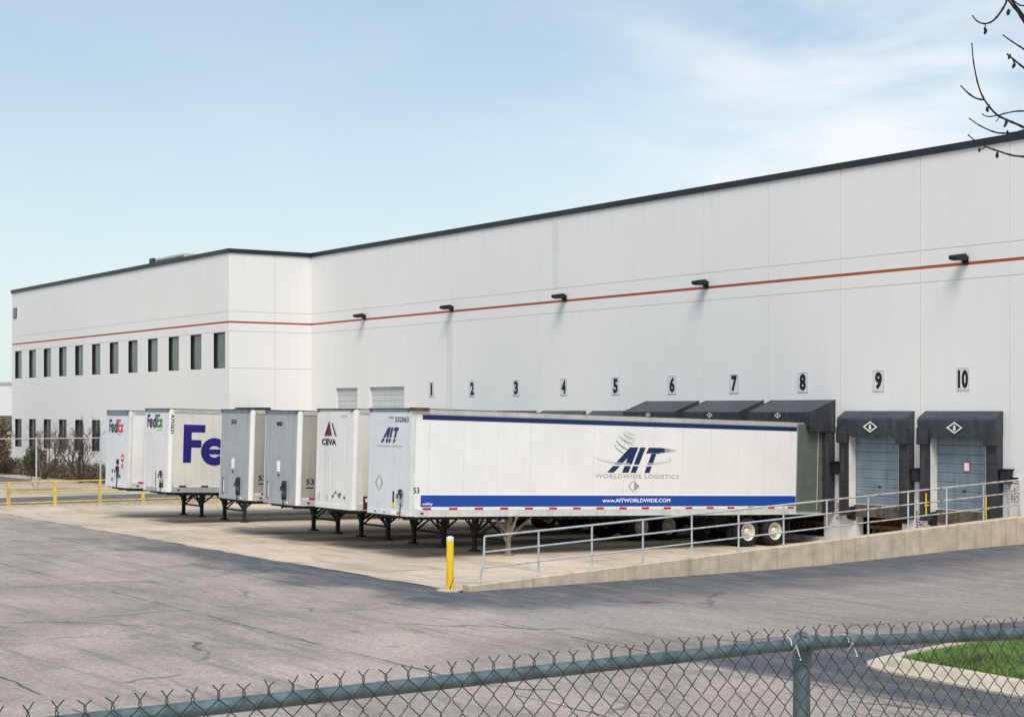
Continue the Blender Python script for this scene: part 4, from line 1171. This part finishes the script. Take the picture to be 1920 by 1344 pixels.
for hh, r_ in ((1.12, .026), (.74, .022), (.36, .020)):
    for (a, b_, mt) in ((0, 7, 'galv'), (7, 12, 'galv_rust')):
        mb = MB(); ya = py_[a] + (.05 if a == 0 else 0); yb = min(py_[b_], 41.9)
        if hh == .36 and a == 0: ya += -.03
        mb.tube([rel(RX + .012 * (hh < 1), ya, wtop(ya) + hh), rel(RX + .012 * (hh < 1), yb, wtop(yb) + hh)], r_, 8)
        o = mb.build('rail', M[mt], rl, smooth=True)

# yellow bollard
bo = empty('bollard', (-34.1, 21.25, .012)); tag(bo, 'solid yellow steel bollard at the foot of the low concrete wall', 'bollard')
mb = MB().lathe([(0, .088), (1.27, .088), (1.30, .080), (1.315, .05), (1.32, 0)], axis='z', seg=24); mb.build('post', M['yellow'], bo, smooth=True)
mb = MB().lathe([(1.215, .0895), (1.275, .0895), (1.304, .082), (1.322, .05), (1.326, 0)], axis='z', seg=24); mb.build('cap', M['jamb'], bo, smooth=True)
mb = MB(); random.seed(2)
pts = [(.32 * math.cos(a / 11 * 6.283) * random.uniform(.85, 1.1), .32 * math.sin(a / 11 * 6.283) * random.uniform(.85, 1.1)) for a in range(11)]
mb.prism(pts, 'z', 0, .03); recalc(mb.build('concrete_footing', M['kerb'], bo))
mb = MB()
for k in range(5): mb.box(.055 + .004 * k, .0915, -.06 + .02 * k, -.045 + .02 * k, .03 + .06 * k, .12 + .05 * k)
mb.build('rust_scar', M['rust'], bo)

# ------------------------------------------------------------------ yellow guard rail on the left
gr = empty('guard_rail', (-75, 21, 0)); tag(gr, 'faded yellow three rail guard rail at the left edge of the yard', 'guard rail')
gys = [18.9, 21.03, 23.15, 25.3, 27.43, 29.55, 31.7, 33.8, 35.9]
for y in gys:
    mb = MB().bbox(-.065, .065, y - 21 - .065, y - 21 + .065, -.4, 1.12, .012); p = mb.build('post', M['yellow_old'], gr)
    MB().bbox(-.14, .14, y - 21 - .14, y - 21 + .14, -.36 + .0, .02, .01).build('footing', M['kerb'], p)
for (z, mt, r_) in ((1.10, 'yellow_old', .032), (.66, 'yellow_old', .028), (.16, 'yellow_old', .032)):
    mb = MB().tube([(.03, 18.9 - 21, z), (.03, 35.9 - 21, z)], r_, 8); mb.build('rail', M[mt], gr)

# far chain-link fence in front of the office
ff = empty('chain_link_fence', (-91, 20, 0)); tag(ff, 'pale grey chain link fence standing before the office windows at left', 'fence')
fy = [18.6 + 3.68 * k for k in range(6)]
for y in fy:
    MB().tube([(0, y - 20, 0), (0, y - 20, 2.85)], .05, 6).build('post', M['galv'], ff)
MB().tube([(0, fy[0] - 20, 2.8), (0, fy[-1] - 20, 2.8)], .03, 6).build('top_rail', M['galv'], ff)
mb = MB(); s = .34; y = fy[0]
L_ = fy[-1] - fy[0]; n = int((L_ + 2.7) / s)
for k in range(n):
    u0 = -2.7 + k * s
    for sg in (1, -1):
        a, b_ = (u0, 0.05), (u0 + 2.7, 2.75)
        if sg < 0: a, b_ = (u0, 2.75), (u0 + 2.7, 0.05)
        t0 = max(0, (0 - a[0]) / 2.7); t1 = min(1, (L_ - a[0]) / 2.7)
        if t1 <= t0: continue
        q = lambda t_: (.03 * sg, fy[0] - 20 + a[0] + 2.7 * t_, a[1] + (b_[1] - a[1]) * t_)
        mb.tube([q(t0), q(t1)], .0025, 3, cap=False)
mb.build('wire_mesh', M['wire'], ff)

# ------------------------------------------------------------------ hedge, shrubs and small trees at left
def twigs(mb, c, n, h, spread, r0, rnd, levels=3):
    def grow(p, d, ln, r_, lv):
        q = p + d * ln
        mid = p + d * ln * .5 + Vector((rnd.uniform(-1, 1), rnd.uniform(-1, 1), rnd.uniform(-.5, .5))) * ln * .08
        mb.tube([p, mid, q], [r_, r_ * .8, r_ * .6], 4, cap=False)
        if lv <= 0: return
        for k in range(rnd.choice((2, 3, 3))):
            dd = (d + Vector((rnd.uniform(-1, 1), rnd.uniform(-1, 1), rnd.uniform(-.25, .8))) * .75).normalized()
            st_ = p + d * ln * rnd.uniform(.55, 1)
            grow(st_, dd, ln * rnd.uniform(.5, .8), r_ * .6, lv - 1)
    for k in range(n):
        a = rnd.uniform(0, 6.28); d = Vector((math.cos(a) * spread, math.sin(a) * spread, 1)).normalized()
        grow(Vector(c) + Vector((math.cos(a), math.sin(a), 0)) * .08, d, h * rnd.uniform(.35, .5), r0, levels)
rnd = random.Random(21)
shr = [(-103.6, 34.2, 'crabapple_tree', 3.6, 6, 'bare spreading crabapple tree standing by the fence, left of the two', .07, 4),
       (-97.3, 34.4, 'crabapple_tree', 3.7, 6, 'bare crabapple tree just left of the farthest trailer', .08, 4),
       (-93.6, 27.6, 'bare_shrub', 1.5, 12, 'small leafless shrub on the dry verge behind the guard rail', .022, 3),
       (-92.5, 30.1, 'bare_sapling', .95, 4, 'tiny bare sapling on the dry verge right of the shrub', .018, 2)]
for (x, y, nm, h, n, lb, r0, lv) in shr:
    e = empty(nm, (x, y, 0)); mb = MB()
    twigs(mb, (0, 0, 0), n, h, .62, r0 * .8, rnd, lv + (1 if 'tree' in nm else 0)); mb.build('branches', M['twig'], e)
    if 'tree' in nm:
        MB().tube([(0, 0, -.1), (.03, 0, .35)], [r0 * 2, r0 * 1.5], 8).build('trunk', M['bark'], e)
        lf = MB()
        for k in range(420):
            a = rnd.uniform(0, 6.28); rr_ = rnd.uniform(.3, 1.7); z = rnd.uniform(1.2, 3.1); q = Vector((rr_ * math.cos(a), rr_ * math.sin(a), z))
            s_ = rnd.uniform(.02, .05); u = Vector((rnd.uniform(-1, 1), rnd.uniform(-1, 1), rnd.uniform(-1, 1))).normalized() * s_; v_ = u.orthogonal().normalized() * s_
            lf.add([q, q + u, q + u + v_], [(0, 1, 2)])
        lf.build('foliage', M['leaf_gold'], e)
    tag(e, lb, 'tree' if 'tree' in nm else 'shrub')
mb = MB()
def leafcloud(mb, n, box, s0, s1, rnd, shape=None):
    (x0, x1, y0, y1, z0, z1) = box; c = 0
    while c < n:
        q = Vector((rnd.uniform(x0, x1), rnd.uniform(y0, y1), rnd.uniform(z0, z1)))
        if shape and not shape(q): continue
        s_ = rnd.uniform(s0, s1); u = Vector((rnd.uniform(-1, 1), rnd.uniform(-1, 1), rnd.uniform(-1, 1))).normalized() * s_; v_ = u.cross(Vector((rnd.uniform(-1, 1), rnd.uniform(-1, 1), rnd.uniform(-1, 1)))).normalized() * s_
        mb.add([q - u, q + v_ * .6, q + u, q - v_ * .6], [(0, 1, 2, 3)]); c += 1
def hs(q): return q.z < .75 + .22 * math.sin(q.x * 1.7) + .18 * math.sin(q.x * 3.9 + 1) + .1
he = empty('hedge', (-101, 35.6, 0)); tag(he, 'long low reddish brown dormant hedge along the foot of the office wall', 'hedge')
hm = MB(); leafcloud(hm, 17000, (-19, 18, -.75, .75, 0, 1.25), .03, .09, rnd, lambda q: hs(Vector((q.x - 101, 0, q.z))))
hm.build('foliage', M['hedge'], he)
hm = MB()
for k in range(900):
    x = rnd.uniform(-19, 18); y = rnd.uniform(-.6, .6); z = .8 + .22 * math.sin((x - 101) * 1.7)
    hm.tube([(x, y, 0), (x + rnd.uniform(-.2, .2), y, z * .6), (x + rnd.uniform(-.3, .3), y + rnd.uniform(-.2, .2), z + rnd.uniform(0, .35))], [.012, .01, .006], 3, cap=False)
hm.build('stems', M['twig'], he)
# russet tree and green shrub at the far left
e = empty('russet_tree', (-113.4, 33.9, 0)); tag(e, 'russet leaved small tree at the far left edge beside the office corner', 'tree')
cl = [(rnd.uniform(-2.2, 2.2), rnd.uniform(-1.2, 1.2), rnd.uniform(1.5, 3.6), rnd.uniform(.5, .9)) for k in range(12)]
mb = MB(); leafcloud(mb, 5200, (-3, 3, -2, 2, .8, 4.4), .05, .13, rnd, lambda q: any((q.x - a) ** 2 + (q.y - b_) ** 2 + (q.z - c) ** 2 < d * d for a, b_, c, d in cl))
mb.build('crown', M['leaf_gold'], e)
mb = MB(); mb.tube([(0, 0, -.1), (.05, 0, 1), (.1, .05, 2.4)], [.12, .09, .05], 8); twigs(mb, (0, 0, .9), 5, 3.2, .8, .05, rnd, 3); mb.build('trunk', M['bark'], e)
e = empty('green_shrub', (-107.8, 35.0, 0)); tag(e, 'olive green evergreen shrub under the lower office windows', 'shrub')
cl = [(rnd.uniform(-1.0, 1.0), rnd.uniform(-.3, .3), rnd.uniform(.9, 1.75), rnd.uniform(.35, .5)) for k in range(9)]
mb = MB(); leafcloud(mb, 1800, (-1.8, 1.8, -.8, .8, .3, 2.3), .04, .09, rnd, lambda q: any((q.x - a) ** 2 + (q.y - b_) ** 2 + (q.z - c) ** 2 < d * d for a, b_, c, d in cl))
mb.build('foliage', M['leaf_green'], e)
mb = MB(); mb.tube([(0, 0, -.1), (0, 0, 1.4)], [.06, .03], 6); mb.build('stem', M['bark'], e)

# distant building, ridge and tree line at the far left
e = empty('distant_warehouse', (-400, 105, -.5)); tag(e, 'pale distant warehouse seen past the far left corner', 'warehouse')
MB().box(-60, 40, -9, 40, 0, 10.5).build('wall', M['far_wall'], e)
MB().box(-60.3, 40.3, -9.3, 40.3, 10.5, 10.95).build('roof_edge', M['alu'], e)
for k in range(5): MB().box(40.01, 40.08, -6 + k * 9, -2 + k * 9, 0.1, 3.6).build('window', M['glass'], e)
for k in range(9):
    x, y = -690 + rnd.uniform(-25, 25), 128 + k * 9 + rnd.uniform(-3, 3)
    e = empty('distant_tree', (x, y, -.5)); tag(e, 'tiny bare grey tree on the skyline past the far left corner', 'tree', 'trees on the far left skyline')
    h = rnd.uniform(13.0, 15.5)
    cl = [(rnd.uniform(-4, 4), rnd.uniform(-4, 4), rnd.uniform(h * .45, h - 2), rnd.uniform(1.5, 2.6)) for q in range(9)]
    mb = MB(); leafcloud(mb, 900, (-7, 7, -7, 7, 3, h + 1), .25, .5, rnd, lambda q: any((q.x - a) ** 2 + (q.y - b_) ** 2 + (q.z - c) ** 2 < d * d for a, b_, c, d in cl))
    mb.build('crown', M['far_tree'], e)
    MB().tube([(0, 0, 0), (0, 0, h * .8)], [.4, .1], 6).build('trunk', M['bark'], e)

# ------------------------------------------------------------------ foreground chain-link fence
FX = -4.11
nf = empty('chain_link_fence', (FX, 3.97, 2.2))
def rz(y): return RZ if y < 4.0 else RZ - .048 * (y - 4.0)
tag(nf, 'near chain link fence with blue grey top rail across the bottom of the view', 'fence')
RZ = 3.60
nrel = lambda x, y, z: (x - FX, y - 3.97, z - 2.2)
mb = MB()
mb.tube([nrel(FX - .035, y_, rz(y_)) for y_ in (-.6, 1.4, 3.1, 3.9, 4.1, 4.6, 5.6, 7.2)], .0215, 18)
mb.build('top_rail', M['pipe'], nf, smooth=True)
for y in (4.05, .92 - .1, 7.02):
    mb = MB().tube([nrel(FX - .085, y, 2.0), nrel(FX - .085, y, rz(y) - .02)], .030, 18); p = mb.build('post', M['pipe'], nf, smooth=True)
    cp = MB(); cp.lathe([(-.07, .0345), (.0, .0345), (.012, .030), (.03, .026), (.042, .016), (.045, 0)], axis='z', c=nrel(FX - .085, y, rz(y) - .01), seg=18)
    cp.build('post_cap', M['pipe'], p, smooth=True)
    lp = MB(); lp.lathe([(-.03, .0235), (-.03, .0275), (.03, .0275), (.03, .0235)], axis='x', c=(0, 0, 0), seg=18)
    lp.v = [(z_ , x_, y_) for x_, y_, z_ in lp.v]
    ox, oy, oz = nrel(FX - .035, y, rz(y)); lp.v = [(a + ox, b_ + oy, c_ + oz) for a, b_, c_ in lp.v]
    lp.build('rail_loop', M['pipe'], p, smooth=True)
mb = MB(); S = .0735; rnd = random.Random(4)
y = -.3; rows_ = 28
while y < 7.0:
    topz = rz(y) + .030
    for sg in (1, -1):
        pts = []
        # twisted tip
        tip = .016 + rnd.uniform(-.002, .004); ln = .034 + rnd.uniform(-.004, .006)
        ay = sg * tip * rnd.uniform(.7, 1.2)
        pts.append((FX + .004 * sg + rnd.uniform(-.004, .004), y + ay, topz + ln + rnd.uniform(-.003, .003)))
        pts.append((FX + .003 * sg, y + ay * .25, topz + ln * .62))
        pts.append((FX - .003 * sg, y - .0025 * sg, topz + ln * .42))
        pts.append((FX + .003 * sg, y + .0025 * sg, topz + ln * .2))
        jit = rnd.uniform(-.003, .003)
        for k in range(rows_):
            z = topz - k * S / 2 * 1.06; yy_ = y + (0 if k % 2 == 0 else sg * S / 2) + (jit if k else 0) + rnd.uniform(-.0012, .0012)
            xo = (.0030 if (k % 4 < 2) == (sg > 0) else -.0016)
            inn_ = .006 * sg * (1 if k % 2 == 0 else -1)
            pts.append((FX + xo, yy_ + inn_ * .4, z + .005)); pts.append((FX - xo, yy_ + inn_ * .4, z - .005))
        mb.tube([nrel(*p) for p in pts], .0018, 5, cap=False)
    y += S
mb.build('wire_mesh', M['wire'], nf)
for y in (3.93, 4.2, 5.6):
    mb = MB()
    pts = [(FX - .035 + .027 * math.cos(a * .55), y + a * .0015, rz(y) + .027 * math.sin(a * .55)) for a in range(13)]
    pts += [(FX + .004, y + .03, rz(y) - .05)]
    mb.tube([nrel(*p) for p in pts], .0022, 5)
    mb.build('tie_wire', M['alu_light'], nf)

# ------------------------------------------------------------------ bare tree reaching in at the top right
tre = empty('bare_tree', (-4.4, 10.0, 2.2)); tag(tre, 'leafless tree reaching thin dark twigs into the top right corner', 'tree')
T0 = Vector((-4.4, 10.0, 2.2))
tk = MB().tube([Vector((0, 0, -.3)), Vector((-.03, .02, 1.6)), Vector((-.1, -.03, 3.2)), Vector((-.12, 0, 4.6)), Vector((-.2, .1, 6.0))], [.17, .14, .11, .08, .04], 12)
tk.build('trunk', M['bark'], tre, smooth=True)
def zp(x, y, w): return at(1760 + x / 4.3375, y / 4.335, w) - T0
hub = [Vector((-.08, -.02, 2.6)), Vector((-.12, 0, 3.3)), Vector((-.12, 0, 3.7)), Vector((-.13, .02, 4.2)), Vector((-.15, .04, 4.9))]
br = [
 ([(270, 355), (280, 480), (300, 600), (330, 720), (370, 810), (420, 880), (480, 940), (560, 980), (630, 1010), (694, 1040), (900, 1150)], 8.6, 8.9, .0036, .011, hub[0]),
 ([(180, 700), (240, 760), (300, 800), (372, 815)], 8.5, 8.65, .0032, .0055, None),
 ([(355, 930), (400, 950), (480, 940), (580, 915), (694, 905), (900, 930)], 8.9, 9.1, .0034, .008, hub[1]),
 ([(250, 965), (320, 1015), (400, 1055), (470, 1080), (540, 1085), (620, 1080), (694, 1060), (900, 1010)], 8.4, 8.8, .0034, .010, hub[1]),
 ([(240, 1100), (310, 1155), (400, 1200), (500, 1235), (600, 1265), (694, 1275), (900, 1290)], 8.2, 8.7, .0034, .010, hub[0]),
 ([(275, 130), (300, 165), (340, 190), (385, 195), (430, 180), (470, 145), (510, 90), (545, 30), (560, -30)], 8.8, 9.0, .0036, .0075, None),
 ([(545, -25), (600, 50), (650, 110), (694, 180), (850, 420)], 9.0, 9.1, .006, .014, hub[3]),
 ([(560, -40), (640, 70), (694, 140), (900, 400)], 9.05, 9.2, .008, .015, hub[4]),
 ([(590, -10), (650, 40), (694, 50), (900, 60)], 8.9, 9.0, .004, .009, hub[4]),
 ([(525, 290), (580, 330), (640, 370), (694, 405), (900, 560)], 8.6, 8.9, .0036, .010, hub[2]),
 ([(560, 445), (600, 480), (650, 520), (694, 555), (900, 700)], 8.7, 9.0, .0050, .011, hub[2])]
mb = MB(); rnd = random.Random(8)
for (pts, w0_, w1_, r0, r1, hb_) in br:
    n = len(pts); P3 = [zp(x, y, w0_ + (w1_ - w0_) * k / (n - 1)) for k, (x, y) in enumerate(pts)]
    if hb_ is not None:
        q0 = P3[-1]
        for a_ in (.06, .16, .32, .55, .78): P3.append(q0.lerp(hb_, a_) + Vector((0, 0, .05 * math.sin(a_ * 9))))
        P3.append(hb_)
    # smooth resample
    sm = []
    for k in range(len(P3) - 1):
        p0 = P3[max(k - 1, 0)]; p1 = P3[k]; p2 = P3[k + 1]; p3 = P3[min(k + 2, len(P3) - 1)]
        for q in range(4):
            t_ = q / 4
            sm.append(0.5 * ((2 * p1) + (-p0 + p2) * t_ + (2 * p0 - 5 * p1 + 4 * p2 - p3) * t_ * t_ + (-p0 + 3 * p1 - 3 * p2 + p3) * t_ ** 3))
    sm.append(P3[-1]); m_ = len(sm)
    rs = [.8 * (r0 + (r1 - r0) * min(1, k / max(1, m_ - 9))) * (1.25 if k % 5 == 0 else 1) for k in range(m_)]
    rs[0] *= 1.2
    if hb_ is not None:
        for k in range(4): rs[-1 - k] = max(rs[-1 - k], r1 * (1 + (4 - k) * .4))
    mb.tube(sm, rs, 7)
mb.build('branches', M['bark'], tre, smooth=True)
mb = MB()
for (x, y, w) in ((375, 240, 8.9), (380, 262, 8.9), (565, 105, 9.0), (615, 530, 8.8), (605, 545, 8.8), (540, 1020, 8.7), (548, 1000, 8.7), (560, 1080, 8.5), (330, 1222, 8.3), (475, 1265, 8.4), (395, 895, 8.6), (575, 465, 8.8)):
    c = zp(x, y, w); s_ = rnd.uniform(.008, .013)
    ax_ = Vector((rnd.uniform(-.4, .4), rnd.uniform(-.4, .4), -1)).normalized()
    MB().tube([c - ax_ * s_ * 1.6, c - ax_ * s_ * .7, c, c + ax_ * s_ * .8, c + ax_ * s_ * 1.3], [.002, s_ * .6, s_ * .8, s_ * .6, .002], 6).build('seed_pod', M['bark'], tre)
for (a, b_, w) in (((375, 195), (375, 235), 8.9), ((590, 80), (566, 98), 9.0), ((600, 495), (613, 520), 8.8), ((565, 985), (545, 1010), 8.75), ((380, 1195), (330, 1222), 8.3), ((480, 1235), (475, 1260), 8.4), ((400, 870), (396, 900), 8.6), ((490, 950), (465, 990), 8.65), ((415, 850), (390, 880), 8.6)):
    mb.tube([zp(*a, w), zp((a[0] + b_[0]) / 2 + 5, (a[1] + b_[1]) / 2, w), zp(*b_, w)], .0028, 5)
mb.build('twigs', M['bark'], tre)
